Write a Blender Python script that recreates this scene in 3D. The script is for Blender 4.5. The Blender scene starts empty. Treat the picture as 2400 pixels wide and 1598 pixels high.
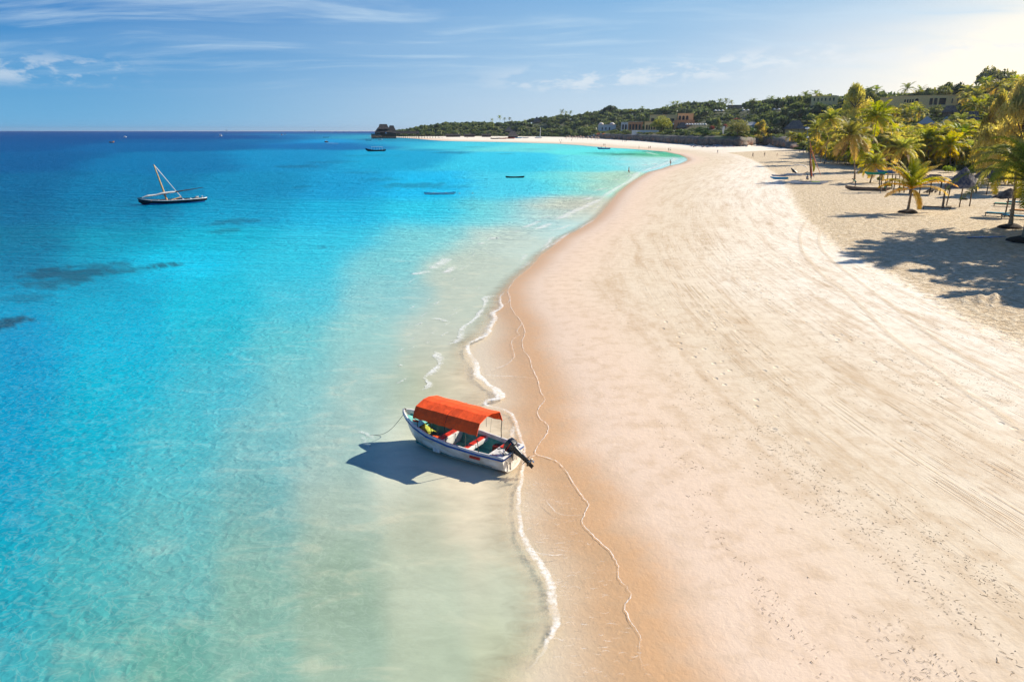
import bpy, bmesh, math, random
import numpy as np
from mathutils import Vector, Matrix
R = math.radians
sc = bpy.context.scene
col = sc.collection

# ------------------------------------------------------------------ camera
CH = 11.0; PITCH = math.atan(494/1600.0); F = 1600.0
cam = bpy.data.cameras.new('camera'); cam.lens = 24; cam.sensor_width = 36
cam.clip_start = 0.3; cam.clip_end = 60000
camo = bpy.data.objects.new('camera', cam); col.objects.link(camo)
camo.location = (0, 0, CH); camo.rotation_euler = (math.pi/2-PITCH, 0, 0)
sc.camera = camo
sc.view_settings.view_transform = 'Standard'; sc.view_settings.look = 'None'
sc.view_settings.exposure = 0.9; sc.view_settings.gamma = 1
EXP = 2**0.9
# ------------------------------------------------------------------ sun and sky
SAZ, SEL = R(66), R(33)
sd = Vector((math.sin(SAZ)*math.cos(SEL), math.cos(SAZ)*math.cos(SEL), math.sin(SEL)))
sun = bpy.data.lights.new('sun', 'SUN'); sun.energy = 4.6; sun.angle = R(0.55); sun.color = (1, 0.91, 0.76)
suno = bpy.data.objects.new('sun', sun); col.objects.link(suno)
suno.rotation_euler = sd.to_track_quat('Z', 'Y').to_euler()
suno.location = (60, 40, 80)

def lin(c):
    c = np.asarray(c, float)/255
    return np.where(c <= 0.04045, c/12.92, ((c+0.055)/1.055)**2.4)
def L4(c, k=1.0):
    a = lin(c)*k
    return (float(a[0]), float(a[1]), float(a[2]), 1)

class NT:
    """small helper round a node tree"""
    def __init__(s, tree): s.t = tree; s.n = tree.nodes; s.l = tree.links
    def new(s, typ, **kw):
        n = s.n.new(typ)
        for k, v in kw.items():
            if k.startswith('i_'):
                k = k[2:]; key = int(k) if k.isdigit() else k.replace('_', ' ')
                s.set(n.inputs[key], v)
            else: setattr(n, k, v)
        return n
    def set(s, inp, v):
        if isinstance(v, bpy.types.NodeSocket): s.l.new(v, inp)
        else: inp.default_value = v
    def math(s, op, a, b=0.0, c=None, clamp=False):
        n = s.n.new('ShaderNodeMath'); n.operation = op; n.use_clamp = clamp
        s.set(n.inputs[0], a); s.set(n.inputs[1], b)
        if c is not None: s.set(n.inputs[2], c)
        return n.outputs[0]
    def vmath(s, op, a, b=None, out=0):
        n = s.n.new('ShaderNodeVectorMath'); n.operation = op; s.set(n.inputs[0], a)
        if b is not None:
            if op == 'SCALE': s.set(n.inputs['Scale'], b)
            else: s.set(n.inputs[1], b)
        return n.outputs[out]
    def mix(s, f, a, b, blend='MIX'):
        n = s.n.new('ShaderNodeMix'); n.data_type = 'RGBA'; n.blend_type = blend; n.clamp_factor = True
        s.set(n.inputs[0], f); s.set(n.inputs[6], a); s.set(n.inputs[7], b)
        return n.outputs[2]
    def ramp(s, f, stops, interp='LINEAR'):
        n = s.n.new('ShaderNodeValToRGB'); n.color_ramp.interpolation = interp
        e = n.color_ramp.elements
        while len(e) > 1: e.remove(e[-1])
        for i, (p, c) in enumerate(stops):
            x = e[0] if i == 0 else e.new(p)
            x.position = p; x.color = c if len(c) == 4 else (*c, 1)
        s.set(n.inputs[0], f)
        return n.outputs[0]
    def smooth(s, x, a, b, lo=0.0, hi=1.0):
        n = s.n.new('ShaderNodeMapRange'); n.interpolation_type = 'SMOOTHSTEP'
        s.set(n.inputs[0], x); s.set(n.inputs[1], a); s.set(n.inputs[2], b); s.set(n.inputs[3], lo); s.set(n.inputs[4], hi)
        return n.outputs[0]
    def lerp(s, x, a, b, lo, hi):
        n = s.n.new('ShaderNodeMapRange'); n.clamp = True
        s.set(n.inputs[0], x); s.set(n.inputs[1], a); s.set(n.inputs[2], b); s.set(n.inputs[3], lo); s.set(n.inputs[4], hi)
        return n.outputs[0]
    def noise(s, vec, scale, detail=3, rough=0.5, dist=0.0, out=0, dim='3D', lac=2.0):
        n = s.n.new('ShaderNodeTexNoise'); n.noise_dimensions = dim
        if vec is not None: s.l.new(vec, n.inputs['Vector'])
        n.inputs['Scale'].default_value = scale; n.inputs['Detail'].default_value = detail
        n.inputs['Roughness'].default_value = rough; n.inputs['Distortion'].default_value = dist
        n.inputs['Lacunarity'].default_value = lac
        return n.outputs[out]
    def mapping(s, vec, scale=(1, 1, 1), rot=(0, 0, 0), loc=(0, 0, 0)):
        n = s.n.new('ShaderNodeMapping'); s.l.new(vec, n.inputs[0])
        n.inputs['Scale'].default_value = scale; n.inputs['Rotation'].default_value = rot; n.inputs['Location'].default_value = loc
        return n.outputs[0]
    def comb(s, x, y, z=0.0):
        n = s.n.new('ShaderNodeCombineXYZ'); s.set(n.inputs[0], x); s.set(n.inputs[1], y); s.set(n.inputs[2], z)
        return n.outputs[0]

world = bpy.data.worlds.new('World'); sc.world = world; world.use_nodes = True
w = NT(world.node_tree)
for n in list(w.n): w.n.remove(n)
tc = w.new('ShaderNodeTexCoord').outputs['Generated']
sep = w.new('ShaderNodeSeparateXYZ', i_0=tc)
X, Y, Z = sep.outputs
az = w.math('ARCTAN2', X, Y)                     # azimuth from +Y towards +X, radians
zc = w.math('MAXIMUM', Z, 0.0)
def D(c): return L4(c)
leftc = w.ramp(zc, [(0, D((104, 180, 228))), (0.035, D((92, 168, 220))), (0.09, D((72, 150, 211))), (0.18, D((30, 116, 194))),
                    (0.35, D((44, 112, 190))), (0.7, D((40, 100, 180))), (1, D((36, 92, 170)))])
midc = w.ramp(zc, [(0, D((205, 224, 240))), (0.04, D((196, 219, 240))), (0.08, D((168, 204, 236))), (0.13, D((148, 193, 232))), (0.19, D((118, 176, 226))),
                   (0.4, D((72, 138, 205))), (1, D((40, 98, 176)))])
rightc = w.ramp(zc, [(0, D((255, 252, 244))), (0.07, D((252, 251, 249))), (0.11, D((228, 238, 247))), (0.16, D((186, 217, 240))), (0.22, D((150, 200, 236))),
                     (0.45, D((90, 150, 212))), (1, D((44, 102, 180)))])
f1 = w.smooth(az, -0.62, 0.22)
f2 = w.smooth(az, 0.12, 0.66)
base = w.mix(f2, w.mix(f1, leftc, midc), rightc)
# behind the camera and beyond the sun the sky turns back to plain blue
back = w.smooth(w.math('ABSOLUTE', az), 1.5, 2.6)
base = w.mix(back, base, leftc)
# warm aureole round the (out of frame) sun
dv = Vector((math.sin(R(42))*math.cos(R(5)), math.cos(R(42))*math.cos(R(5)), math.sin(R(5))))
dot = w.math('MAXIMUM', w.vmath('DOT_PRODUCT', tc, tuple(dv), out=1), 0.0)
lowz = w.smooth(zc, 0.20, 0.06)
aur = w.math('MULTIPLY', w.math('POWER', dot, 70), lowz)
base = w.mix(w.math('MULTIPLY', w.math('MULTIPLY', w.math('POWER', dot, 18), lowz), 0.38), base, (1.12, 0.98, 0.80, 1))
base = w.mix(w.math('MULTIPLY', aur, 0.9), base, (1.75, 1.40, 0.88, 1))
# high cirrus veils
inv = w.math('DIVIDE', 1.0, w.math('ADD', zc, 0.09))
pl = w.comb(w.math('MULTIPLY', X, inv), w.math('MULTIPLY', Y, inv), 0.0)
warp = w.noise(pl, 0.5, 2, 0.5, out=1)
plw = w.vmath('ADD', pl, w.vmath('SCALE', w.vmath('SUBTRACT', warp, (0.5, 0.5, 0.5)), 1.1))
m1 = w.mapping(plw, scale=(0.55, 1.7, 1), rot=(0, 0, R(-24)), loc=(1.3, 0.4, 0))
c1 = w.noise(m1, 1.1, 7, 0.58, 0.25)
m2 = w.mapping(plw, scale=(0.9, 3.2, 1), rot=(0, 0, R(20)), loc=(4.3, 2.4, 0))
c2 = w.noise(m2, 1.3, 8, 0.62, 0.4)
cir = w.math('MULTIPLY', w.smooth(c1, 0.45, 0.70), w.lerp(c2, 0.3, 0.7, 0.25, 1.0))
cir = w.math('MULTIPLY', cir, w.smooth(zc, 0.03, 0.12))
base = w.mix(w.math('MULTIPLY', cir, 0.8), base, D((205, 228, 246)))
vm = w.noise(w.mapping(plw, scale=(0.25, 1.1, 1), rot=(0, 0, R(8)), loc=(7, 1, 0)), 0.9, 4, 0.5)
base = w.mix(w.math('MULTIPLY', w.smooth(vm, 0.45, 0.7), w.math('MULTIPLY', w.smooth(zc, 0.02, 0.08), 0.12)), base, D((190, 218, 242)))
# small cumulus heads in a low line
cv = w.comb(w.math('MULTIPLY', az, 9.0), w.math('MULTIPLY', zc, 26.0), 3.7)
cn = w.noise(cv, 1.6, 6, 0.62, 0.2)
cl = w.noise(w.comb(w.math('MULTIPLY', az, 2.1), 0.0, 5.0), 1.5, 2, 0.5)
line = w.math('ADD', 0.066, w.math('MULTIPLY', w.smooth(az, 0.0, 0.62), 0.03))
line = w.math('ADD', line, w.math('MULTIPLY', w.math('SUBTRACT', cl, 0.5), 0.012))
dz = w.math('SUBTRACT', zc, line)
band = w.math('MULTIPLY', w.smooth(dz, -0.022, -0.004), w.smooth(dz, 0.026, 0.004))
gate = w.math('ADD', w.smooth(az, -0.10, 0.10), w.math('MULTIPLY', w.smooth(w.math('ABSOLUTE', w.math('ADD', az, 0.60)), 0.17, 0.05), 0.8))
cum = w.math('MULTIPLY', w.math('MULTIPLY', w.smooth(cn, 0.47, 0.60), band), w.math('MINIMUM', gate, 1.0))
base = w.mix(w.math('MULTIPLY', cum, 0.6), base, D((238, 243, 248)))
sky = w.new('ShaderNodeTexSky', sky_type='NISHITA', sun_disc=False, sun_elevation=SEL, sun_rotation=SAZ, air_density=1.0, dust_density=0.4, ozone_density=3.0)
bg1 = w.new('ShaderNodeBackground', i_0=sky.outputs[0], i_1=0.05)
bg2 = w.new('ShaderNodeBackground', i_0=base, i_1=1.0/EXP)
add = w.new('ShaderNodeMixShader', i_0=0.08); w.l.new(bg2.outputs[0], add.inputs[1]); w.l.new(bg1.outputs[0], add.inputs[2])
outw = w.new('ShaderNodeOutputWorld'); w.l.new(add.outputs[0], outw.inputs[0])

# ------------------------------------------------------------------ geometry of the view (pixel of the 2400 px wide photo -> point)
cp, sp_ = math.cos(PITCH), math.sin(PITCH)
def ray(u, v):
    a, b = (u-1200)/F, (799-v)/F
    return np.array([a, cp + b*sp_, -sp_ + b*cp])       # depth along the view axis = parameter
def P(u, v, z=0.0):
    d = ray(u, v); t = (z-CH)/d[2]
    return np.array([d[0]*t, d[1]*t, z])
def at_depth(u, v, t):
    return np.array([0, 0, CH]) + ray(u, v)*t

# ------------------------------------------------------------------ coast lines
Bpx = [(1544,1598),(1506,1564),(1499,1515),(1502,1492),(1483,1465),(1464,1423),(1478,1400),(1472,1381),(1449,1355),(1449,1328),(1432,1297),(1411,1275),
 (1384,1250),(1365,1225),(1369,1208),(1379,1183),(1365,1164),(1342,1130),(1323,1099),(1300,1080),(1258,1065),(1260,1046),(1283,1015),(1282,995),
 (1265,981),(1261,961),(1277,937),(1268,919),(1258,885),(1245,857),(1242,841),(1227,821),(1224,801),(1230,779),(1221,754),(1203,731),(1196,715),(1195,700),
 (1190,683),(1197,669),(1209,653),(1234,633),(1256,613),(1265,599),(1293,580),(1310,563),(1319,557),(1355,539),(1393,515),(1412,498),(1428,478),
 (1449,452),(1482,426),(1520,404),(1553,396),(1571,389),(1597,384),(1613,376),(1610,370),(1594,363),(1576,359.5),(1559,355.7),(1520,352.6),(1469,348.8),
 (1418,346),(1355,340.4),(1304,337),(1227,334.8),(1160,333),(1100,332),(1041,330.7),(1008,328.5),(980,325.8),(955,324),(930,322.5)]
Apx = [(1140,1850),(1200,1640),(1235,1568),(1266,1534),(1285,1492),(1298,1457),(1289,1412),(1285,1366),(1258,1316),(1228,1267),(1214,1213),(1213,1152),
 (1222,1110),(1228,1060),(1215,1020),(1197,972),(1169,958),(1136,950),(1138,939),(1164,930),(1152,911),(1130,891),(1113,880),(1110,852),(1094,826),(1094,807),
 (1113,796),(1136,782),(1140,765),(1154,748),(1150,734),(1171,717),(1169,697),(1186,680)]
Cpx = [(2000,372),(1940,360),(1900,354),(1860,350),(1832,346.5),(1784,341),(1740,343.5),(1697,342.5),(1650,341),(1600,338),(1560,335),(1529,332.5),(1490,330),(1425,326.5),(1380,324),
       (1330,322),(1260,320.6),(1180,320),(1100,319.8),(1000,320),(940,320)]
def w2(p, z=0): return [tuple(P(u, v, z)[:2]) for u, v in p]
Bw = w2(Bpx)
Bpoly = [(60,-3000),(14,-60),(6,0),(3.6,8)] + Bw + [(-210,1090),(-270,1350),(-270,1600),(-120,2050),(400,2800),(4000,4000),(9000,-3000)]
Aw = w2(Apx)
Cw = w2(Cpx, 1.3)
Cpoly = [(260,-3000),(170,-200),(128,40),(122,120),(108,190)] + Cw + [(-215,1150),(-240,1400),(-100,2000),(420,2700),(4000,4000),(9000,-3000)]
# seaward region of the main foam line: polygon of everything on the water side of A (A, then along B far away)
iB = 39
Spoly = [(40,-3000),(2,-60),(-1.5,0)] + Aw + Bw[iB:] + [(-210,1090),(-270,1350),(-270,1600),(-120,2050),(400,2800),(4000,4000),(-9000,9000),(-9000,-3000)]

def seg_dist(px, py, poly, closed=True):
    """distance to polyline"""
    d = np.full(px.shape, 1e18)
    n = len(poly); m = n if closed else n-1
    for i in range(m):
        ax, ay = poly[i]; bx, by = poly[(i+1) % n]
        vx, vy = bx-ax, by-ay; ll = vx*vx+vy*vy
        if ll < 1e-9: continue
        t = np.clip(((px-ax)*vx+(py-ay)*vy)/ll, 0, 1)
        dd = (px-ax-t*vx)**2+(py-ay-t*vy)**2
        np.minimum(d, dd, out=d)
    return np.sqrt(d)
def inside(px, py, poly):
    c = np.zeros(px.shape, bool); n = len(poly)
    for i in range(n):
        ax, ay = poly[i]; bx, by = poly[(i+1) % n]
        if ay == by: continue
        cond = ((ay > py) != (by > py)) & (px < (bx-ax)*(py-ay)/(by-ay)+ax)
        c ^= cond
    return c
def sdist(px, py, poly):
    d = seg_dist(px, py, poly)
    return np.where(inside(px, py, poly), d, -d)
def sstep(x, a, b):
    t = np.clip((x-a)/(b-a), 0, 1); return t*t*(3-2*t)

def vnoise(x, y, seed=0):
    """smooth value noise"""
    xi, yi = np.floor(x).astype(np.int64), np.floor(y).astype(np.int64)
    fx, fy = x-xi, y-yi; fx = fx*fx*(3-2*fx); fy = fy*fy*(3-2*fy)
    def h(a, b):
        n = (a*374761393 + b*668265263 + seed*974711) & 0x7fffffff
        n = ((n ^ (n >> 13))*1274126177) & 0x7fffffff
        return ((n ^ (n >> 16)) & 0xffff)/65535.0
    return (h(xi, yi)*(1-fx)+h(xi+1, yi)*fx)*(1-fy)+(h(xi, yi+1)*(1-fx)+h(xi+1, yi+1)*fx)*fy

def terrain_parts(x, y):
    x = np.asarray(x, float); y = np.asarray(y, float)
    s = sdist(x, y, Bpoly); c = sdist(x, y, Cpoly)
    z = np.where(s < 0, np.maximum(0.07*s, -4.0), 1.35*(1-np.exp(-np.maximum(s, 0)*0.045/1.35)))
    # rocky step (the cliff) along the far middle of the bay
    u = 1200 + x/np.maximum(y, 1)*F*1.0
    cm = sstep(u, 1345, 1395)*(1-sstep(u, 1800, 1840))*(y > 150)
    ter = cm*6.0*sstep(c, 2.0, 4.5)
    hm = np.interp(y, [0, 250, 350, 600, 800, 950, 1100, 1450], [20, 22, 25, 28, 31, 33, 31, 30])*np.interp(u, [900, 960, 1080, 1200, 1300, 1390], [.34, .40, .42, .50, .72, 1.0])
    flat = np.where(cm > 0.5, 40.0, 12.0) + 30*(y < 240)
    h = (hm-cm*6.0)*sstep(c, flat, flat+110)*(0.9+0.2*vnoise(x/60, y/60, 3))
    h = h + sstep(c, 5, 40)*2.5*vnoise(x/25, y/25, 5)
    return z+ter+h, s, c
def hgt(x, y):
    return float(terrain_parts(np.array([x]), np.array([y]))[0][0])
def at(u, v, lift=0.0):
    """where the view ray through a photo pixel meets the ground"""
    d = ray(u, v)
    ts = np.concatenate([np.arange(10, 60, 0.25), np.geomspace(60, 1600, 500)])
    z, s, c = terrain_parts(d[0]*ts, d[1]*ts)
    zz = np.maximum(z, 0)
    diff = CH + d[2]*ts - zz
    k = np.argmax(diff < 0)
    if diff[k] >= 0: k = len(ts)-1
    a, b = ts[max(k-1, 0)], ts[k]
    da, db = diff[max(k-1, 0)], diff[k]
    t = a + (b-a)*da/(da-db) if da != db else a
    x, y = d[0]*t, d[1]*t
    return Vector((x, y, CH+d[2]*t+lift))

# ------------------------------------------------------------------ sheets (polar tessellation: fine near the beach, coarse far off)
def polar_grid(dens, lo, hi, nr):
    a = np.concatenate([np.linspace(-180, -46, 28)[:-1], np.linspace(-46, 46, dens), np.linspace(46, 180, 28)[1:-1]])
    a = np.radians(a)
    r = np.concatenate([[0.8, 4], np.geomspace(lo, hi, nr)])
    A, Rr = np.meshgrid(a, r)
    X = (Rr*np.sin(A)); Yv = (Rr*np.cos(A))
    n, m = A.shape
    idx = np.arange(n*m).reshape(n, m)
    nxt = np.roll(idx, -1, axis=1)
    f = np.stack([idx[:-1], nxt[:-1], nxt[1:], idx[1:]], -1).reshape(-1, 4)
    f = f[:, ::-1]
    return X.ravel(), Yv.ravel(), f
def np_mesh(name, co, faces, mat=None, smooth=True):
    me = bpy.data.meshes.new(name)
    me.vertices.add(len(co)); me.vertices.foreach_set('co', np.ascontiguousarray(co, dtype=np.float32).ravel())
    nf, k = faces.shape
    me.loops.add(nf*k); me.loops.foreach_set('vertex_index', np.ascontiguousarray(faces, dtype=np.int32).ravel())
    me.polygons.add(nf)
    me.polygons.foreach_set('loop_start', np.arange(0, nf*k, k, dtype=np.int32))
    me.polygons.foreach_set('use_smooth', np.full(nf, smooth, dtype=bool))
    me.update(calc_edges=True); me.validate()
    if mat: me.materials.append(mat)
    return me
def fattr(me, name, arr, typ='FLOAT'):
    a = me.attributes.new(name, typ, 'POINT')
    if typ == 'FLOAT': a.data.foreach_set('value', np.ascontiguousarray(arr, dtype=np.float32).ravel())
    elif typ == 'FLOAT_COLOR': a.data.foreach_set('color', np.ascontiguousarray(arr, dtype=np.float32).ravel())
    else: a.data.foreach_set('vector', np.ascontiguousarray(arr, dtype=np.float32).ravel())
def link(name, me, parent=None, kind=None, **pr):
    o = bpy.data.objects.new(name, me); col.objects.link(o)
    if parent: o.parent = parent
    if kind: o['kind'] = kind
    for k, v in pr.items(): o[k] = v
    return o
def newmat(name):
    m = bpy.data.materials.new(name); m.use_nodes = True
    t = NT(m.node_tree)
    for n in list(t.n): t.n.remove(n)
    out = t.new('ShaderNodeOutputMaterial')
    return m, t, out

# along / across coordinates of the beach
Mline = [(30,-120),(14,-50),(7,-10),(3.6,10),(1.6,24),(1.2,40),(2.4,58),(6,80),(15,115),(28,152),(48,205),(66,250),(74,300),(60,360),(20,430),(-20,520),(-80,640),(-170,800)]
def smooth_line(pts, n=12):
    out = []
    p = [pts[0]]+list(pts)+[pts[-1]]
    for i in range(1, len(p)-2):
        for k in range(n):
            t = k/n; q = []
            for j in (0, 1):
                a, b, c, d = p[i-1][j], p[i][j], p[i+1][j], p[i+2][j]
                q.append(0.5*((2*b)+(c-a)*t+(2*a-5*b+4*c-d)*t*t+(3*b-a-3*c+d)*t**3))
            out.append(tuple(q))
    out.append(tuple(pts[-1])); return out
ML = smooth_line(Mline, 8)
def along(px, py):
    best = np.full(px.shape, 1e18); T = np.zeros(px.shape); acc = 0.0
    for i in range(len(ML)-1):
        ax, ay = ML[i]; bx, by = ML[i+1]; vx, vy = bx-ax, by-ay; ll = math.hypot(vx, vy)
        t = np.clip(((px-ax)*vx+(py-ay)*vy)/ll**2, 0, 1)
        dd = (px-ax-t*vx)**2+(py-ay-t*vy)**2
        m = dd < best
        T = np.where(m, acc+t*ll, T); best = np.where(m, dd, best); acc += ll
    return T, np.sqrt(best)
# ------------------------------------------------------------------ land sheet
ROUGHpx = [(2900,1010),(2640,900),(2400,800),(2330,768),(2230,722),(2165,680),(2090,640),(2010,600),(1960,575),(1925,545),(1885,510),(1862,475),(1846,440),(1825,415),(1800,396),(1780,382),(1760,372),(1730,362),(1700,357)]
ROUGHw = [tuple(P(u, v, 1.0)[:2]) for u, v in ROUGHpx]
Rpoly = [(60,-400)] + ROUGHw + [(200,420),(900,420),(900,-400)]
gx, gy, gf = polar_grid(620, 8, 14000, 560)
gz, gs, gc = terrain_parts(gx, gy)
sand_rough = sdist(gx, gy, Rpoly)
near = np.hypot(gx, gy) < 300
# churned, trodden sand is really uneven
gz = gz + np.where(near & (gs > 0), 0.05*(vnoise(gx/1.7, gy/1.7, 11)-0.5)*sstep(sand_rough, -1, 3), 0)
gz = gz + np.where(near & (gs > 0.3), 0.018*(vnoise(gx/2.3, gy/6.0, 12)-0.5)*sstep(gs, 0.3, 4), 0)
hp = P(2318, 700, 1.0)
gz = gz + 0.45*np.exp(-(((gx-hp[0])/1.7)**2+((gy-hp[1])/1.3)**2))*(0.3+vnoise(gx/0.35, gy/0.35, 8))
gT, gS = along(gx, gy)
# two wheel tracks curving down from the palms
def track_px(pts): return smooth_line([tuple(P(u, v, 1.0)[:2]) for u, v in pts], 8)
TR1 = track_px([(1905,498),(1890,515),(1876,540),(1876,560),(1882,585),(1905,612),(1935,642),(1975,668),(2030,715),(2080,762),(2140,808),(2200,850),(2260,892),(2330,935),(2400,985),(2520,1060)])
TR2 = track_px([(1950,505),(1930,520),(1921,545),(1922,570),(1945,598),(1985,630),(2040,670),(2090,705),(2150,748),(2210,790),(2280,830),(2350,868),(2420,905)])
tr = np.minimum(seg_dist(gx, gy, TR1, False), seg_dist(gx, gy, TR2, False))

m_land, t, out = newmat('sand_and_hill')
def attr(t, name, o='Fac'): 
    n = t.new('ShaderNodeAttribute', attribute_name=name); return n.outputs[o]
pos = t.new('ShaderNodeNewGeometry').outputs['Position']
s_ = attr(t, 's'); c_ = attr(t, 'c'); r_ = attr(t, 'r'); T_ = attr(t, 't'); S_ = attr(t, 'acr'); tr_ = attr(t, 'trk')
flow = t.comb(T_, S_, 0.0)
n_big = t.noise(t.mapping(flow, scale=(0.05, 0.22, 1)), 1.0, 5, 0.55, 0.6)
n_str = t.noise(t.mapping(flow, scale=(0.09, 0.75, 1)), 1.0, 8, 0.68, 0.5)
n_fin = t.noise(t.mapping(flow, scale=(0.8, 2.6, 1)), 1.0, 7, 0.7, 0.9)
n_med = t.noise(pos, 1.3, 6, 0.6, 0.3)
grain = t.noise(pos, 14.0, 4, 0.7)
# colours of the sand itself
wet = (0.54, 0.325, 0.165, 1); damp = (0.65, 0.50, 0.375, 1); dry = (0.635, 0.535, 0.395, 1); pale = (0.75, 0.69, 0.58, 1); tan = (0.42, 0.285, 0.16, 1)
sw = t.math('ADD', s_, t.math('MULTIPLY', t.math('SUBTRACT', n_med, 0.5), 1.4))
colr = t.mix(t.smooth(sw, 0.2, 2.2), wet, damp)
colr = t.mix(t.smooth(sw, 2.5, 10.0), colr, dry)
colr = t.mix(t.smooth(t.math('ADD', s_, t.math('MULTIPLY', n_big, 14)), 17, 32), colr, pale)
band = t.math('MULTIPLY', t.smooth(s_, 3.0, 8.0), t.smooth(s_, 44.0, 22.0))
st = t.smooth(t.math('ADD', t.math('MULTIPLY', n_str, 0.65), t.math('MULTIPLY', n_fin, 0.35)), 0.44, 0.68)
colr = t.mix(t.math('MULTIPLY', t.math('MULTIPLY', st, band), 0.72), colr, tan)
colr = t.mix(t.math('MULTIPLY', t.smooth(n_med, 0.42, 0.72), 0.40), colr, tan)
spe = t.noise(pos, 9.0, 4, 0.75)
colr = t.mix(t.math('MULTIPLY', t.math('MULTIPLY', t.smooth(spe, 0.62, 0.72), t.smooth(s_, 2, 7)), 0.55), colr, (0.25, 0.16, 0.085, 1))
n_trk = t.noise(t.mapping(flow, scale=(0.012, 1.5, 1)), 1.0, 4, 0.7, 0.15)
trl = t.math('MULTIPLY', t.smooth(t.math('ABSOLUTE', t.math('SUBTRACT', n_trk, 0.5)), 0.022, 0.0), t.smooth(t.noise(pos, 0.7, 4, 0.6), 0.40, 0.58))
trl = t.math('MULTIPLY', trl, t.smooth(s_, 7, 12))
colr = t.mix(t.math('MULTIPLY', trl, 0.55), colr, tan)
# debris specks
vor = t.new('ShaderNodeTexVoronoi', feature='F1', i_Scale=2.2); t.l.new(t.vmath('ADD', pos, t.vmath('SCALE', t.noise(pos, 5, 2, out=1), 0.25)), vor.inputs['Vector'])
spk = t.smooth(vor.outputs['Distance'], 0.10, 0.04)
spk = t.math('MULTIPLY', spk, t.smooth(t.new('ShaderNodeSeparateColor', i_0=vor.outputs['Color']).outputs[0], 0.62, 0.7))
spk = t.math('MULTIPLY', spk, t.smooth(s_, 1.5, 6))
colr = t.mix(t.math('MULTIPLY', spk, 0.7), colr, (0.16, 0.09, 0.045, 1))
# trodden upper beach
foot = t.noise(pos, 2.2, 5, 0.65, 0.6)
rw = t.math('ADD', r_, t.math('MULTIPLY', t.math('SUBTRACT', n_med, 0.5), 3.0))
rz = t.smooth(rw, -0.8, 1.2)
rcol = t.mix(t.smooth(foot, 0.40, 0.62), (0.44, 0.325, 0.195, 1), (0.66, 0.545, 0.375, 1))
colr = t.mix(rz, colr, rcol)
# wheel tracks
trn = t.math('ADD', tr_, t.math('MULTIPLY', t.math('SUBTRACT', t.noise(pos, 3.0, 3, 0.6), 0.5), 0.22))
tk = t.smooth(trn, 0.24, 0.08)
colr = t.mix(t.math('MULTIPLY', tk, 0.5), colr, (0.50, 0.39, 0.26, 1))
colr = t.mix(t.lerp(grain, 0.3, 0.7, 0.0, 0.14), colr, (0.38, 0.28, 0.19, 1))
# under water the bed stays pale
colr = t.mix(t.smooth(s_, -0.2, -2.5), colr, (0.62, 0.52, 0.38, 1))
# hill soil and scrub
gn = t.noise(pos, 0.12, 6, 0.65)
hill = t.mix(t.smooth(gn, 0.42, 0.62), (0.05, 0.075, 0.022, 1), (0.12, 0.10, 0.05, 1))
colr = t.mix(t.smooth(t.math('ADD', c_, t.math('MULTIPLY', t.math('SUBTRACT', gn, 0.5), 12)), 1.5, 7.0), colr, hill)
# relief
ht = t.math('ADD', t.math('MULTIPLY', t.math('MULTIPLY', foot, rz), 0.30), t.math('MULTIPLY', n_fin, 0.008))
ht = t.math('ADD', ht, t.math('MULTIPLY', t.noise(pos, 5.5, 5, 0.65, 0.3), 0.016))
rip = t.math('MULTIPLY', t.noise(t.mapping(flow, scale=(5.5, 0.7, 1)), 1.0, 3, 0.5, 0.6), t.math('MULTIPLY', t.smooth(s_, 2, 5), t.smooth(s_, 14, 8)))
ht = t.math('ADD', ht, t.math('MULTIPLY', rip, 0.009))
ht = t.math('SUBTRACT', ht, t.math('MULTIPLY', t.math('ADD', tk, trl), 0.012))
fv = t.new('ShaderNodeTexVoronoi', feature='F1', i_Scale=1.9); t.l.new(t.mapping(pos, scale=(1, .7, 1)), fv.inputs['Vector'])
trail = t.smooth(t.noise(t.mapping(flow, scale=(0.03, 0.35, 1)), 1.0, 2, 0.5, 0.3), 0.50, 0.60)
dent = t.math('MULTIPLY', t.math('MULTIPLY', t.smooth(fv.outputs['Distance'], 0.26, 0.10), trail), t.smooth(s_, 4, 8))
ht = t.math('SUBTRACT', ht, t.math('MULTIPLY', dent, 0.035))
ht = t.math('ADD', ht, t.math('MULTIPLY', spk, 0.03))
bmp = t.new('ShaderNodeBump', i_Strength=1.0, i_Distance=1.0, i_Height=ht)
wetr = t.smooth(sw, 0.4, 5.0, 0.42, 0.9)
bs = t.new('ShaderNodeBsdfPrincipled', i_Base_Color=colr, i_Roughness=wetr, i_Normal=bmp.outputs[0])
bs.inputs['Specular IOR Level'].default_value = 0.25
t.l.new(bs.outputs[0], out.inputs[0])
me = np_mesh('beach_ground', np.stack([gx, gy, gz], 1), gf, m_land)
for n_, a_ in (('s', gs), ('c', gc), ('r', sand_rough), ('t', gT), ('acr', gS), ('trk', tr)): fattr(me, n_, np.clip(a_, -500, 4000))
link('ground', me, kind='structure')

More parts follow.
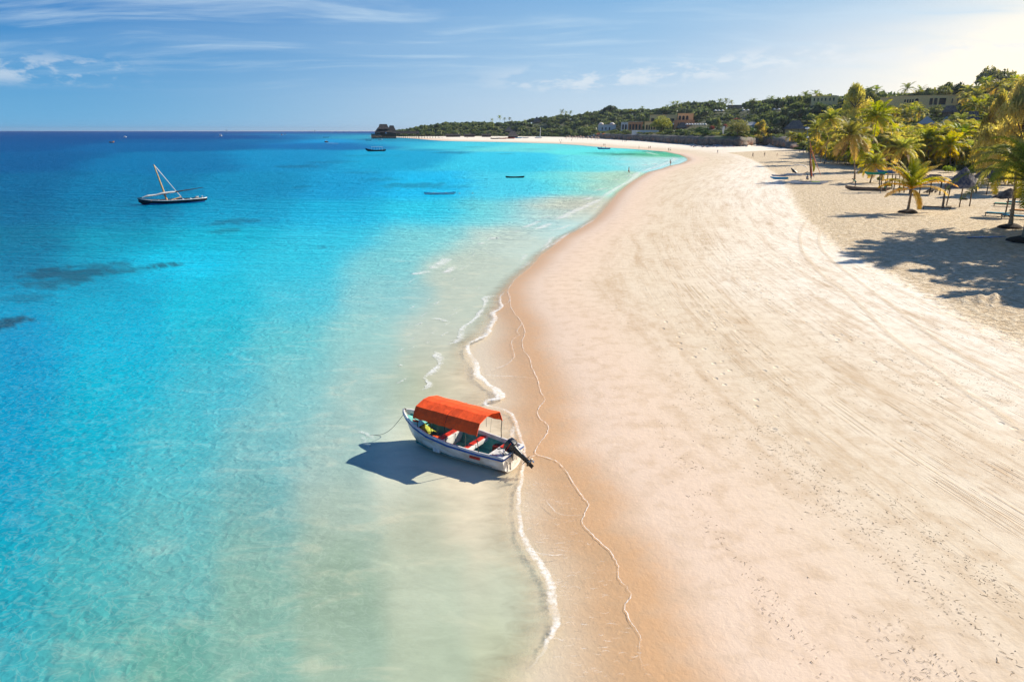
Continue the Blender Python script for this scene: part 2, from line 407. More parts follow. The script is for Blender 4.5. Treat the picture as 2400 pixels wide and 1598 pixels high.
# ------------------------------------------------------------------ sea
SEAC = [ # photo pixel, colour the water shows there
(0,312,14,86,150),(400,312,16,92,158),(800,312,18,100,165),(862,314,30,140,195),(845,321.5,64,190,222),(868,321,60,190,225),(935,328,60,185,220),(900,329,30,150,200),
(100,322,12,88,152),(300,322,14,90,154),(500,322,15,94,160),(640,322,17,104,170),(740,321,30,140,195),(760,312,20,120,180),(100,330,10,90,154),(400,330,13,100,164),(640,330,17,118,180),(780,331,24,150,205),(0,340,10,92,155),(400,340,14,106,170),(800,338,20,128,190),(950,335,60,180,220),(1100,337,90,212,235),(1300,343,120,225,235),(1440,352,150,228,225),(1540,360,170,215,195),
(0,380,8,98,158),(400,380,12,118,178),(700,372,12,140,200),(900,372,28,170,215),(1200,378,70,208,240),(1420,378,130,228,236),(1530,378,190,230,225),
(0,440,8,104,158),(300,440,12,120,175),(600,440,14,136,190),(800,440,18,160,212),(1000,440,42,188,232),(1200,440,84,210,238),(1350,436,150,224,226),(1420,436,200,224,212),
(0,500,8,108,158),(300,500,10,126,176),(550,500,18,150,200),(800,500,34,182,224),(1000,500,64,204,234),(1150,500,125,214,224),(1270,505,185,216,214),(1350,490,208,216,206),
(0,560,5,118,162),(300,560,10,148,190),(500,560,20,172,212),(800,560,62,198,228),(1000,560,130,210,218),(1180,560,195,214,206),
(0,640,6,132,172),(250,650,10,150,185),(400,620,20,180,214),(700,620,62,200,228),(900,620,130,208,216),(1100,620,198,212,200),
(0,700,6,150,190),(250,720,12,176,212),(500,700,42,194,222),(700,700,84,200,222),(900,700,150,208,212),(1080,690,200,211,198),
(0,800,12,156,204),(300,800,24,184,220),(500,800,56,190,214),(700,800,112,202,212),(850,800,160,208,206),(1000,800,200,208,194),
(0,900,16,160,205),(300,900,42,184,214),(500,900,82,190,210),(700,900,132,200,205),(850,900,172,204,198),(1000,900,205,208,190),(1080,900,222,210,185),
(0,1050,22,164,205),(200,1050,44,178,206),(400,1050,92,190,205),(600,1050,132,195,200),(800,1050,170,200,194),(960,1080,190,200,186),(1100,1120,214,206,184),
(0,1200,40,168,200),(200,1200,72,180,196),(400,1200,106,188,194),(600,1200,134,186,184),(800,1200,174,195,182),(1000,1200,202,204,182),(1150,1200,216,206,182),
(0,1350,60,174,194),(200,1350,86,182,190),(400,1350,112,184,184),(600,1350,142,186,174),(800,1350,168,190,170),(1000,1350,196,206,184),(1200,1350,200,206,184),
(0,1590,72,176,188),(200,1590,98,180,178),(400,1590,120,182,168),(600,1590,142,188,174),(800,1590,168,194,174),(1000,1590,188,202,178),(1200,1590,196,202,174)]
SEAG = [(0.063,0.454,0.561),(0.063,0.476,0.573),(0.063,0.225,0.426),(0.45,0.62,0.6),(0.45,0.62,0.6),(0.45,0.62,0.6),(0.45,0.62,0.6),(0.45,0.62,0.6),(0.063,0.593,0.651),(0.063,0.539,0.635),(0.063,0.54,0.619),(0.063,0.49,0.595),(0.063,0.631,0.704),(0.063,0.464,0.603),(0.063,0.638,0.663),(0.063,0.692,0.687),(0.063,0.693,0.673),(0.063,1.0,1.0),(0.063,0.71,0.719),(0.063,0.779,0.736),(0.063,0.648,0.711),(0.282,0.838,0.796),(0.531,0.865,0.813),(0.68,0.891,0.82),(0.357,1.0,1.0),(0.236,0.766,0.484),(0.02,0.793,0.77),(0.02,0.94,0.83),(0.02,0.973,0.848),(0.02,0.916,0.878),(0.437,0.91,0.87),(0.519,0.933,0.902),(1.0,1.0,0.977),(0.02,0.936,0.842),(0.02,0.986,0.857),(0.02,1.026,0.886),(0.02,0.928,0.895),(0.066,1.0,1.0),(0.65,0.958,0.909),(0.3,1.0,1.0),(1.0,0.976,0.714),(0.02,0.878,0.789),(0.02,0.904,0.786),(0.02,0.963,0.832),(0.02,0.839,0.805),(0.243,0.872,0.833),(0.594,0.849,0.798),(0.789,0.892,0.856),(0.953,0.841,0.672),(0.02,0.783,0.679),(0.02,0.859,0.716),(0.02,0.905,0.752),(0.351,0.774,0.733),(0.709,0.789,0.729),(0.843,0.815,0.732),(0.02,0.601,0.596),(0.02,0.742,0.719),(0.02,0.98,0.923),(0.284,0.711,0.679),(0.653,0.716,0.67),(0.752,0.726,0.648),(0.02,0.752,0.72),(0.02,0.674,0.641),(0.058,0.685,0.653),(0.449,0.687,0.658),(0.627,0.675,0.637),(0.682,0.671,0.609),(0.02,0.633,0.631),(0.02,0.663,0.642),(0.188,0.659,0.629),(0.484,0.649,0.621),(0.661,0.683,0.639),(0.694,0.679,0.636),(0.02,0.627,0.613),(0.076,0.662,0.63),(0.548,0.661,0.633),(0.661,0.675,0.64),(0.659,0.646,0.61),(0.532,0.575,0.489),(0.697,0.662,0.628),(0.02,0.588,0.601),(0.076,0.669,0.65),(0.389,0.652,0.639),(0.564,0.629,0.613),(0.582,0.627,0.614),(0.95,0.9,0.85),(0.95,0.9,0.85),(0.037,0.605,0.609),(0.427,0.634,0.612),(0.618,0.658,0.629),(0.481,0.589,0.591),(0.691,0.676,0.643),(0.539,0.554,0.52),(0.7,0.7,0.67),(0.114,0.608,0.606),(0.54,0.636,0.601),(0.65,0.66,0.631),(0.631,0.634,0.593),(0.542,0.582,0.55),(0.689,0.69,0.663),(0.7,0.7,0.67),(0.601,0.639,0.621),(0.549,0.619,0.593),(0.578,0.616,0.589),(0.587,0.627,0.602),(0.635,0.637,0.611),(0.658,0.657,0.63),(0.7,0.7,0.67)]
def pol(x, y): return np.arctan2(x, y)*4.2, np.log(np.hypot(x, y))*1.6
seapts = [P(a, b)[:2] for a, b, *_ in SEAC]
cx = np.array([pol(*p) for p in seapts])
cc = np.array([lin((r, g, b)) for _, _, r, g, b in SEAC])
cc = cc*np.array(SEAG)
gx, gy, gf = polar_grid(460, 7, 16000, 420)
gs = sdist(gx, gy, Bpoly)
ga = sdist(gx, gy, Spoly)
qx, qy = pol(gx, gy)
num = np.zeros((len(gx), 3)); den = np.zeros(len(gx))
wob = 0.10*(vnoise(qx*6, qy*9, 1)-0.5)
for i in range(len(cx)):
    d2 = (qx+wob-cx[i, 0])**2+(qy+wob-cx[i, 1])**2
    wgt = np.exp(-d2/(2*0.15**2))+1e-4*np.exp(-d2/(2*0.5**2))+1e-9/(d2+0.1)
    num += wgt[:, None]*cc[i]; den += wgt
seac = num/den[:, None]
# sea grass beds and darker reefs (ellipses on the bed)
REEF = [(190,640,150,20,.75),(120,665,80,14,.55),(260,622,70,10,.5),(385,622,45,8,.8),(15,758,45,20,.9),(60,700,70,12,.35),(550,520,55,9,.5),(530,540,40,7,.4),(755,580,26,4,.3),
        (970,434,75,8,.4),(900,420,55,5,.25),(1060,438,50,4,.2),(700,390,60,3.5,.35),(705,438,28,4,.3),(840,405,60,3,.2),(1060,358,50,3,.35),(1180,361,26,1.6,.3),
        (1110,345,30,1.5,.3),(1465,362,60,2.6,.55),(1400,359,40,2,.35),(1530,356,26,1.6,.5),(1250,350,50,1.6,.15),(1000,352,60,2,.2),(880,365,80,3,.2),(860,327,22,1,.6),(780,380,60,4,.2)]
reef = np.zeros(len(gx))
inv_t = gy*cp + CH*sp_
uu = 1200 + F*gx/np.maximum(inv_t, 0.1)
for (u, v, a, b, k) in REEF:
    p = P(u, v); p1 = P(u, v+b); p2 = P(u, v-b); ax_ = abs(P(u+a, v)[0]-p[0]); by_ = abs(p2[1]-p1[1])/2
    e = ((gx-p[0])/ax_)**2+((gy-p[1])/by_)**2
    e = e + 1.3*(vnoise(gx/(ax_*0.25), gy/(by_*0.3), 21)-0.5) + 0.8*(vnoise(gx/(ax_*0.09), gy/(by_*0.12), 22)-0.5)
    reef = np.maximum(reef, k*(1-sstep(e, 0.25, 1.25)))
seac = seac*(1-reef[:, None]) + reef[:, None]*(seac*0.12+np.array([0.008, 0.022, 0.035]))
m_sea, t, out = newmat('sea_water')
pos = t.new('ShaderNodeNewGeometry').outputs['Position']
colr = attr(t, 'wcol', 'Color'); a_ = attr(t, 'a'); s_ = attr(t, 's')
dist = t.vmath('LENGTH', pos, out=1)
# turbid swirls in the shallows, grass in the deep, painted caustic threads
sw1 = t.noise(t.mapping(pos, scale=(0.35, 0.8, 1), rot=(0, 0, R(20))), 1.0, 6, 0.6, 1.2)
sw2 = t.noise(t.mapping(pos, scale=(1.4, 2.6, 1), rot=(0, 0, R(-15))), 1.0, 5, 0.6, 0.8)
shal = t.smooth(a_, 22, 1.0)
mul = t.math('ADD', 1.0, t.math('MULTIPLY', t.math('SUBTRACT', sw1, 0.5), t.lerp(shal, 0, 1, 0.35, 0.30)))
mul = t.math('MULTIPLY', mul, t.math('ADD', 1.0, t.math('MULTIPLY', t.math('SUBTRACT', sw2, 0.5), t.math('MULTIPLY', shal, 0.30))))
colr = t.vmath('SCALE', colr, mul)
sandy = t.math('MULTIPLY', t.smooth(sw1, 0.50, 0.72), t.math('MULTIPLY', shal, 0.22))
caustic = t.noise(t.mapping(pos, scale=(1.0, 1.3, 1)), 1.7, 3, 0.5, 1.6)
caustic = t.smooth(t.math('ABSOLUTE', t.math('SUBTRACT', caustic, 0.5)), 0.05, 0.0)
colr = t.mix(t.math('MULTIPLY', t.math('MULTIPLY', caustic, t.smooth(a_, 0, 6)), t.lerp(dist, 15, 75, 0.13, 0.0)), colr, (0.45, 0.56, 0.46, 1))  # pale net of caustic light painted into the water colour, fading with distance
colr = t.mix(sandy, colr, (0.62, 0.53, 0.37, 1))
# waves
farf = t.smooth(dist, 30, 160)
w1 = t.noise(t.mapping(pos, scale=(0.55, 1.0, 1), rot=(0, 0, R(12))), 1.5, 7, 0.62, 0.6)
vr = t.new('ShaderNodeTexVoronoi', feature='SMOOTH_F1', i_Scale=2.3, i_Smoothness=0.25)
t.l.new(t.vmath('ADD', pos, t.vmath('SCALE', t.noise(pos, 1.1, 3, out=1), 1.6)), vr.inputs['Vector'])
w2_ = t.noise(t.mapping(pos, scale=(0.12, 0.45, 1), rot=(0, 0, R(10))), 1.0, 6, 0.62, 0.5)
ht = t.math('ADD', t.math('MULTIPLY', w1, t.lerp(farf, 0, 1, 0.035, 1.0)), t.math('MULTIPLY', w2_, t.lerp(farf, 0, 1, 0.06, 2.4)))
ht = t.math('ADD', ht, t.math('MULTIPLY', vr.outputs['Distance'], t.math('MULTIPLY', t.smooth(a_, 2, 12), 0.035)))
ht = t.math('MULTIPLY', ht, t.smooth(a_, -1.0, 8.0, 0.12, 1.0))
bmp = t.new('ShaderNodeBump', i_Strength=1.0, i_Distance=1.0, i_Height=ht)
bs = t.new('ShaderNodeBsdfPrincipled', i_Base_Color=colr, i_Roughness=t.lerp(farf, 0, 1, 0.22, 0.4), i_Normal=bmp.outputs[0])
bs.inputs['IOR'].default_value = 1.33
bs.inputs['Specular IOR Level'].default_value = 0.04
tr_n = t.new('ShaderNodeBsdfTransparent')
alpha = t.math('ADD', t.smooth(t.math('ADD', a_, t.math('MULTIPLY', t.math('SUBTRACT', sw2, 0.5), 0.9)), -0.45, 1.3, 0.0, 0.93), 0.05)
mx = t.new('ShaderNodeMixShader', i_0=alpha); t.l.new(tr_n.outputs[0], mx.inputs[1]); t.l.new(bs.outputs[0], mx.inputs[2])
t.l.new(mx.outputs[0], out.inputs[0])
keep = gs < 0.35
fm = keep[gf].any(axis=1)
gf2 = gf[fm]
used = np.unique(gf2); remap = -np.ones(len(gx), int); remap[used] = np.arange(len(used))
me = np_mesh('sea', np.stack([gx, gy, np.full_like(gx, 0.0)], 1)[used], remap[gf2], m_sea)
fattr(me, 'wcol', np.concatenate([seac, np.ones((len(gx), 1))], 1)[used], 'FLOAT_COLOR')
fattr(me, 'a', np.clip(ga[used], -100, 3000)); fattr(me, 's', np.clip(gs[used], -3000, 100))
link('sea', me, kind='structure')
# ------------------------------------------------------------------ mesh builder and simple materials
class MB:
    def __init__(s): s.v = []; s.f = []; s.m = []; s.mi = 0
    def add(s, vs, fs):
        b = len(s.v); s.v += [tuple(p) for p in vs]
        for f in fs: s.f.append(tuple(i+b for i in f)); s.m.append(s.mi)
        return s
    def box(s, c, d, rz=0.0, rx=0.0, ry=0.0, taper=1.0):
        x, y, z = d[0]/2, d[1]/2, d[2]/2
        M = Matrix.Translation(c) @ Matrix.Rotation(rz, 4, 'Z') @ Matrix.Rotation(ry, 4, 'Y') @ Matrix.Rotation(rx, 4, 'X')
        vs = [M @ Vector((i*x*(taper if k > 0 else 1), j*y*(taper if k > 0 else 1), k*z)) for k in (-1, 1) for j in (-1, 1) for i in (-1, 1)]
        return s.add(vs, [(0,2,3,1),(4,5,7,6),(0,1,5,4),(2,6,7,3),(0,4,6,2),(1,3,7,5)])
    def tube(s, pts, r, n=6, cap=True):
        pts = [Vector(p) for p in pts]
        rs = r if isinstance(r, (list, tuple)) else [r]*len(pts)
        vs = []; prev = None
        for i, p in enumerate(pts):
            d = (pts[min(i+1, len(pts)-1)]-pts[max(i-1, 0)])
            d = d.normalized() if d.length > 1e-9 else Vector((0, 0, 1))
            if prev is None:
                a = d.cross(Vector((0, 0, 1)))
                if a.length < 0.1: a = d.cross(Vector((1, 0, 0)))
            else: a = prev - d*prev.dot(d)
            a.normalize(); prev = a; b = d.cross(a)
            for k in range(n):
                t = 2*math.pi*k/n
                vs.append(p + (a*math.cos(t)+b*math.sin(t))*rs[i])
        fs = [(i*n+k, i*n+(k+1) % n, (i+1)*n+(k+1) % n, (i+1)*n+k) for i in range(len(pts)-1) for k in range(n)]
        if cap: fs += [tuple(range(n-1, -1, -1)), tuple((len(pts)-1)*n+k for k in range(n))]
        return s.add(vs, fs)
    def lathe(s, prof, c=(0, 0, 0), n=16):
        vs = []; c = Vector(c)
        for (r, z) in prof:
            for k in range(n):
                t = 2*math.pi*k/n; vs.append(c+Vector((r*math.cos(t), r*math.sin(t), z)))
        fs = [(i*n+k, i*n+(k+1) % n, (i+1)*n+(k+1) % n, (i+1)*n+k) for i in range(len(prof)-1) for k in range(n)]
        return s.add(vs, fs)
    def loft(s, rows, closed=False):
        n = len(rows[0]); vs = [p for r in rows for p in r]
        fs = [(i*n+k, i*n+(k+1) % n, (i+1)*n+(k+1) % n, (i+1)*n+k) for i in range(len(rows)-1) for k in range(n if closed else n-1)]
        return s.add(vs, fs)
    def sphere(s, c, r, n=10, m=7, sc=(1, 1, 1)):
        pr = [(math.sin(math.pi*i/m)*r, -math.cos(math.pi*i/m)*r) for i in range(m+1)]
        b = len(s.v); s.lathe(pr, (0, 0, 0), n)
        for i in range(b, len(s.v)):
            p = s.v[i]; s.v[i] = (c[0]+p[0]*sc[0], c[1]+p[1]*sc[1], c[2]+p[2]*sc[2])
        return s
    def jitter(s, a, rng=random):
        s.v = [(p[0]+rng.uniform(-a, a), p[1]+rng.uniform(-a, a), p[2]+rng.uniform(-a, a)) for p in s.v]; return s
    def mesh(s, name, mats, smooth=False):
        me = bpy.data.meshes.new(name); me.from_pydata(s.v, [], s.f)
        for m in (mats if isinstance(mats, (list, tuple)) else [mats]): me.materials.append(m)
        if smooth: me.polygons.foreach_set('use_smooth', [True]*len(me.polygons))
        if any(s.m): me.polygons.foreach_set('material_index', s.m)
        me.update(); return me
    def build(s, name, mats, parent=None, smooth=False, bevel=0.0, solid=0.0, sub=0, **pr):
        o = link(name, s.mesh(name, mats, smooth), parent, **pr)
        if solid:
            q = o.modifiers.new('s', 'SOLIDIFY'); q.thickness = solid; q.offset = 0
        if bevel:
            q = o.modifiers.new('b', 'BEVEL'); q.width = bevel; q.segments = 2; q.limit_method = 'ANGLE'
        if sub:
            q = o.modifiers.new('u', 'SUBSURF'); q.levels = sub; q.render_levels = sub
        return o
def tag(o, label, cat, group=None):
    o['label'] = label; o['category'] = cat
    if group: o['group'] = group
    return o
def thing(name, loc, rz=0.0, label=None, cat=None, group=None, scale=1.0):
    o = bpy.data.objects.new(name, None); col.objects.link(o); o.location = loc; o.rotation_euler = (0, 0, rz)
    if scale != 1.0: o.scale = (scale,)*3
    o.empty_display_size = 0.3
    if label: tag(o, label, cat, group)
    return o
def copy_thing(src, loc, rz=0.0, scale=None, label=None, group=None, name=None):
    r = src.copy(); col.objects.link(r); r.location = loc; r.rotation_euler = (0, 0, rz)
    if name: r.name = name
    if scale is not None: r.scale = scale if isinstance(scale, (tuple, list)) else (scale,)*3
    if label: r['label'] = label
    if group: r['group'] = group
    elif 'group' in r.keys() and group == '': del r['group']
    for ch in list(src.children):
        c = ch.copy(); col.objects.link(c); c.parent = r
        for g in list(ch.children):
            d = g.copy(); col.objects.link(d); d.parent = c
    return r
def mat(name, color, rough=0.7, noise=0.15, nscale=6.0, bump=0.0, spec=0.3, metal=0.0, color2=None, stretch=(1, 1, 1), coords='Object', transl=0.0):
    m, t, out = newmat(name)
    v = t.new('ShaderNodeTexCoord').outputs[coords]
    v = t.mapping(v, scale=stretch)
    n = t.noise(v, nscale, 5, 0.62, 0.2)
    c1 = (*color, 1) if len(color) == 3 else color
    c2 = tuple(x*(1-noise*1.6) for x in c1[:3])+(1,) if color2 is None else (*color2, 1)
    cl = t.mix(t.smooth(n, 0.36, 0.66), c2, c1)
    b = t.new('ShaderNodeBsdfPrincipled', i_Base_Color=cl, i_Roughness=t.lerp(n, 0.3, 0.7, max(rough-0.08, 0.02), min(rough+0.08, 1)))
    b.inputs['Specular IOR Level'].default_value = spec; b.inputs['Metallic'].default_value = metal
    if bump:
        bm = t.new('ShaderNodeBump', i_Strength=1.0, i_Distance=bump, i_Height=n); t.l.new(bm.outputs[0], b.inputs['Normal'])
    if transl:
        tr = t.new('ShaderNodeBsdfTranslucent', i_Color=cl)
        mx = t.new('ShaderNodeMixShader', i_0=transl); t.l.new(b.outputs[0], mx.inputs[1]); t.l.new(tr.outputs[0], mx.inputs[2])
        t.l.new(mx.outputs[0], out.inputs[0])
    else: t.l.new(b.outputs[0], out.inputs[0])
    return m

# ------------------------------------------------------------------ foam ribbons lying on the water
m_foam, t, out = newmat('sea_foam')
v_ = attr(t, 'fv'); u_ = attr(t, 'fu'); k_ = attr(t, 'fk'); sh = attr(t, 'sh')
pos = t.new('ShaderNodeNewGeometry').outputs['Position']
nz = t.noise(pos, 7.0, 6, 0.7, 0.5); nb = t.noise(pos, 0.9, 3, 0.5)
hard = t.math('MULTIPLY', t.smooth(v_, -1.0, 0.55), t.smooth(v_, 1.0, 0.72))
soft = t.smooth(t.math('ABSOLUTE', v_), 1.0, 0.05)
pr = t.math('ADD', t.math('MULTIPLY', hard, sh), t.math('MULTIPLY', soft, t.math('SUBTRACT', 1.0, sh)))
al = t.smooth(t.math('ADD', pr, t.math('MULTIPLY', t.math('SUBTRACT', nz, 0.5), 1.9)), 0.36, 1.35)
al = t.math('MULTIPLY', t.math('MULTIPLY', al, t.math('MULTIPLY', k_, 0.85)), t.smooth(nb, 0.30, 0.56, 0.28, 1.0))
bs = t.new('ShaderNodeBsdfPrincipled', i_Base_Color=(0.86, 0.86, 0.83, 1), i_Roughness=0.7)
tr_n = t.new('ShaderNodeBsdfTransparent')
mx = t.new('ShaderNodeMixShader', i_0=al); t.l.new(tr_n.outputs[0], mx.inputs[1]); t.l.new(bs.outputs[0], mx.inputs[2]); t.l.new(mx.outputs[0], out.inputs[0])
class Foam:
    def __init__(s): s.v = []; s.f = []; s.u = []; s.w = []; s.k = []; s.sh = []
    def strip(s, pts, width, k=0.9, sharp=1.0, z=0.012, jit=0.0, rng=random.Random(4), dense=4, taper=True):
        L = smooth_line(pts, dense) if dense > 1 else pts
        n = len(L); b = len(s.v); acc = 0
        ws = width if isinstance(width, (list, tuple)) else None
        for i, p in enumerate(L):
            q0 = L[max(i-1, 0)]; q1 = L[min(i+1, n-1)]
            dx, dy = q1[0]-q0[0], q1[1]-q0[1]; l = math.hypot(dx, dy) or 1
            nx, ny = dy/l, -dx/l
            wd = (np.interp(i/(n-1), np.linspace(0, 1, len(ws)), ws) if ws else width)
            if taper: wd *= 0.25+0.75*min(1, i/(0.12*n+1), (n-1-i)/(0.12*n+1))
            jx = rng.uniform(-jit, jit)
            if sharp > .75: wd *= float(0.35+1.3*vnoise(np.array([acc/1.4+k*9]), np.array([width if not ws else 1.5]), 5)[0])
            if i: acc += math.hypot(p[0]-L[i-1][0], p[1]-L[i-1][1])
            for e in (-1, 0, 1):
                s.v.append((p[0]+nx*(e*wd/2+jx), p[1]+ny*(e*wd/2+jx), z)); s.u.append(acc); s.w.append(e)
                s.k.append(k*(min(1, i/(0.1*n+1), (n-1-i)/(0.1*n+1)) if taper else 1)); s.sh.append(sharp)
        for i in range(n-1):
            for e in (0, 1):
                a = b+i*3+e; s.f.append((a, a+3, a+4, a+1))
    def build(s, name):
        me = np_mesh(name, np.array(s.v), np.array(s.f), m_foam, True)
        fattr(me, 'fu', s.u); fattr(me, 'fv', s.w); fattr(me, 'fk', s.k); fattr(me, 'sh', s.sh)
        return link(name, me, kind='stuff')
fo = Foam()
def wp(*p, z=0): return [tuple(P(u, v, z)[:2]) for u, v in p]
rf = random.Random(8)
fo.strip(wp(*[p for p in Bpx if p[1] > 560][:47]), 0.065, 1.0, 0.1, 0.03, 0.02, rf, 5)
fo.strip(wp(*Apx[2:24]), [0.2, 0.28, 0.32, 0.45, 0.42, 0.36, 0.25, 0.25, 0.2, 0.22, 0.28, 0.32, 0.36, 0.36, 0.28, 0.36, 0.45], 0.9, 0.7, 0.014, 0.03, rf, 5)
fo.strip(wp(*Apx[17:]), [0.5, 0.9, 0.7, 0.5, 0.9, 0.7, 0.4], 0.9, 1.0, 0.016, 0.05, rf, 6)
fo.strip(wp((1169,697),(1147,697),(1140,710),(1136,723),(1122,742),(1108,756),(1092,764),(1086,775),(1083,793),(1072,802),(1050,810)), 0.8, 0.95, 0.8, 0.02, 0.05, rf, 6)
fo.strip(wp((1022,822),(1033,832),(1036,852),(1022,869),(1006,880),(1000,888),(1012,900),(1006,908),(984,918)), [0.6, 1.0, 0.9, 0.5, 0.3, 0.8, 0.5], 0.95, 0.9, 0.02, 0.05, rf, 6)
for pts, wd, k in [
  ([(1004,632),(1022,622),(1036,612),(1042,606)], 2.0, 1), ([(962,642),(985,640),(1000,634)], 1.6, .9), ([(1034,641),(1050,634),(1066,624)], 1.3, 1), ([(1010,748),(1035,748),(1050,756)], .7, .8),
  ([(1145,563),(1158,558),(1173,558)], 2.2, 1), ([(1102,560),(1130,562)], 1.0, .6), ([(1121,573),(1130,569)], 1.4, .9), ([(1205,544),(1216,541)], 1.2, .8), ([(915,615),(940,613),(975,614)], .5, .5),
  ([(1222,535),(1240,528),(1262,519),(1268,521)], 1.6, .9), ([(1252,538),(1270,531),(1288,523)], 2.0, 1), ([(1290,542),(1315,535),(1336,526)], 1.2, .7), ([(1240,560),(1258,553)], .6, .4),
  ([(1262,512),(1290,508),(1320,506)], 1.2, .7), ([(1297,517),(1318,508),(1332,500),(1360,488),(1385,476),(1415,464)], [1.2, 3, 2.4, 2.6, 2.4, 2.6, 2], 1),
  ([(1405,467),(1425,452),(1448,438),(1470,427),(1486,414),(1496,404)], [2, 2.5, 2.2, 2.6, 3.2, 3], 1), ([(1362,468),(1375,466),(1382,463)], 2.6, .9), ([(1390,448),(1410,443),(1424,441)], 2.4, .7),
  ([(1438,422),(1447,420)], 2.6, .8), ([(1412,417),(1417,416)], 1.6, .7), ([(1465,414),(1482,410),(1500,402)], 3.0, .8), ([(1505,388),(1514,386)], 4, .8), ([(1485,393),(1491,392)], 3, .6), ([(1528,386),(1536,383)], 4, .8),
  ([(1496,404),(1515,398),(1545,388),(1566,380),(1578,373),(1575,367)], [3, 4, 4.5, 5, 6, 5], .75), ([(1516,356),(1530,360),(1548,364)], 5, .8), ([(1545,370),(1560,372),(1574,372)], 6, .6),
  ([(1218,613),(1226,604),(1234,597)], .8, .6), ([(1216,632),(1230,622),(1245,612)], .8, .4), ([(1264,594),(1280,580),(1300,570),(1318,556),(1335,546)], [.4, .7, .9, .9, .6], .8),
  ([(1265,580),(1282,572),(1292,558),(1305,556)], .9, .7), ([(1300,540),(1330,532)], .8, .4), ([(1355,538),(1372,527),(1396,514)], .6, .6), ([(1390,495),(1400,484),(1410,478)], .8, .4),
  ([(1203,998),(1204,1020),(1196,1042)], .35, .6)]:
    fo.strip(wp(*pts), wd, k, 0.55, 0.022+rf.uniform(0, .012), 0.06, rf, 6)
# thin swash lines inside the wet strip
for pts in [[(1280,1172),(1310,1205),(1369,1209)],[(1236,1290),(1275,1300),(1330,1302)],[(1204,731),(1222,757),(1212,775),(1217,786),(1200,800),(1204,825),(1205,838),(1186,856),(1155,866),(1130,872)],[(1262,890),(1220,884),(1170,882),(1130,878)],
            [(1260,1065),(1236,1075),(1215,1085)],[(1190,683),(1196,700),(1188,712),(1171,718)]]:
    fo.strip(wp(*pts), 0.07, 0.8, 0.3, 0.03, 0.02, rf, 6)
# churned ripples of foam on the swash and milky whirls off the bow
for i in range(150):
    k = rf.random(); v = rf.uniform(1120, 1590)
    a = np.interp(v, [1110, 1213, 1316, 1412, 1457, 1598], [1235, 1222, 1268, 1296, 1304, 1300]); b = np.interp(v, [1099, 1164, 1225, 1297, 1381, 1465, 1598], [1315, 1358, 1358, 1425, 1465, 1478, 1538])
    u = a+(b-a)*k
    ln = rf.uniform(10, 34)
    fo.strip(wp((u-ln/2, v+rf.uniform(-3, 3)), (u, v+rf.uniform(-5, 5)), (u+ln/2, v+rf.uniform(-3, 3))), rf.uniform(.025, .07), rf.uniform(.2, .5), 0.2, 0.03+rf.uniform(0, .01), 0.01, rf, 4)
for i in range(46):
    u = rf.uniform(930, 1180); v = rf.uniform(600, 900)
    if u > np.interp(v, [600, 700, 760, 850, 900], [1235, 1150, 1090, 1040, 1000]): continue
    ln = rf.uniform(6, 26); fo.strip(wp((u-ln/2, v+ln*.28), (u, v+rf.uniform(-2, 2)), (u+ln/2, v-ln*.28)), rf.uniform(.12, .4), rf.uniform(.25, .7), 0.2, 0.02+rf.uniform(0, .01), 0.03, rf, 4)
fo.strip(wp((838,1012),(852,1014),(868,1022),(880,1030)), 0.4, 0.45, 0.0, 0.02, 0.05, rf, 5)
fo.strip(wp((845,1025),(858,1035),(862,1050)), 0.35, 0.5, 0.0, 0.021, 0.05, rf, 5)
fo.build('foam')

# ------------------------------------------------------------------ seaweed scraps on the sand
rs = random.Random(3)
m_weed = mat('dry_seaweed', (0.26, 0.17, 0.09), 0.9, 0.5, 3)
mb = MB()
nw = 0
while nw < 4200:
    u = rs.uniform(1290, 2400); v = 1600-1150*rs.random()**0.8
    p = P(u, v, 0.8)
    q = np.array([p[0]]), np.array([p[1]])
    z, s, c = terrain_parts(*q)
    if s[0] < 3 or s[0] > 40: continue
    tt_, dd_ = along(*q)
    if vnoise(dd_/0.8+9, tt_/6.0, 17)[0]+rs.uniform(-.22, .22) < 0.62: continue
    nw += 1
    z = z[0]; a = rs.uniform(0, 6.28); l = rs.choice([.015, .02, .03, .04, .07]); r = rs.uniform(.002, .006)
    if rs.random() < .12: l = .012; r = .009
    b = a+rs.uniform(-.9, .9)
    mb.tube([(p[0], p[1], z+.004), (p[0]+l*math.cos(a), p[1]+l*math.sin(a), z+.010), (p[0]+l*math.cos(a)+l*math.cos(b), p[1]+l*math.sin(a)+l*math.sin(b), z+.003)], [r*.6, r, r*.4], 4)
mb.build('seaweed', m_weed, kind='stuff')
# ------------------------------------------------------------------ the motor boat in the shallows
M_white = mat('boat_white_paint', (0.74, 0.72, 0.68), 0.35, 0.18, 2.5, 0.002, 0.5)
M_hull = mat('hull_gelcoat', (0.76, 0.74, 0.70), 0.3, 0.2, 1.6, 0.0, 0.5, color2=(0.58, 0.50, 0.40), stretch=(1, 1, 3))
M_blue = mat('blue_rail_paint', (0.03, 0.12, 0.42), 0.35, 0.25, 4)
M_teal = mat('teal_paint', (0.09, 0.38, 0.33), 0.45, 0.25, 2.2, 0.003, color2=(0.05, 0.24, 0.22))
M_teal2 = mat('light_teal_paint', (0.22, 0.60, 0.52), 0.45, 0.15, 2.2)
M_red = mat('red_seat_paint', (0.62, 0.035, 0.012), 0.5, 0.25, 5)
M_orange = mat('orange_canvas', (0.95, 0.105, 0.022), 0.75, 0.14, 4.0, 0.03, 0.2, stretch=(1, .5, 1), transl=0.06)
M_black = mat('black_steel', (0.012, 0.012, 0.014), 0.4, 0.3, 8)
M_motor = mat('dark_motor_paint', (0.010, 0.012, 0.022), 0.25, 0.3, 5, 0.0, 0.6)
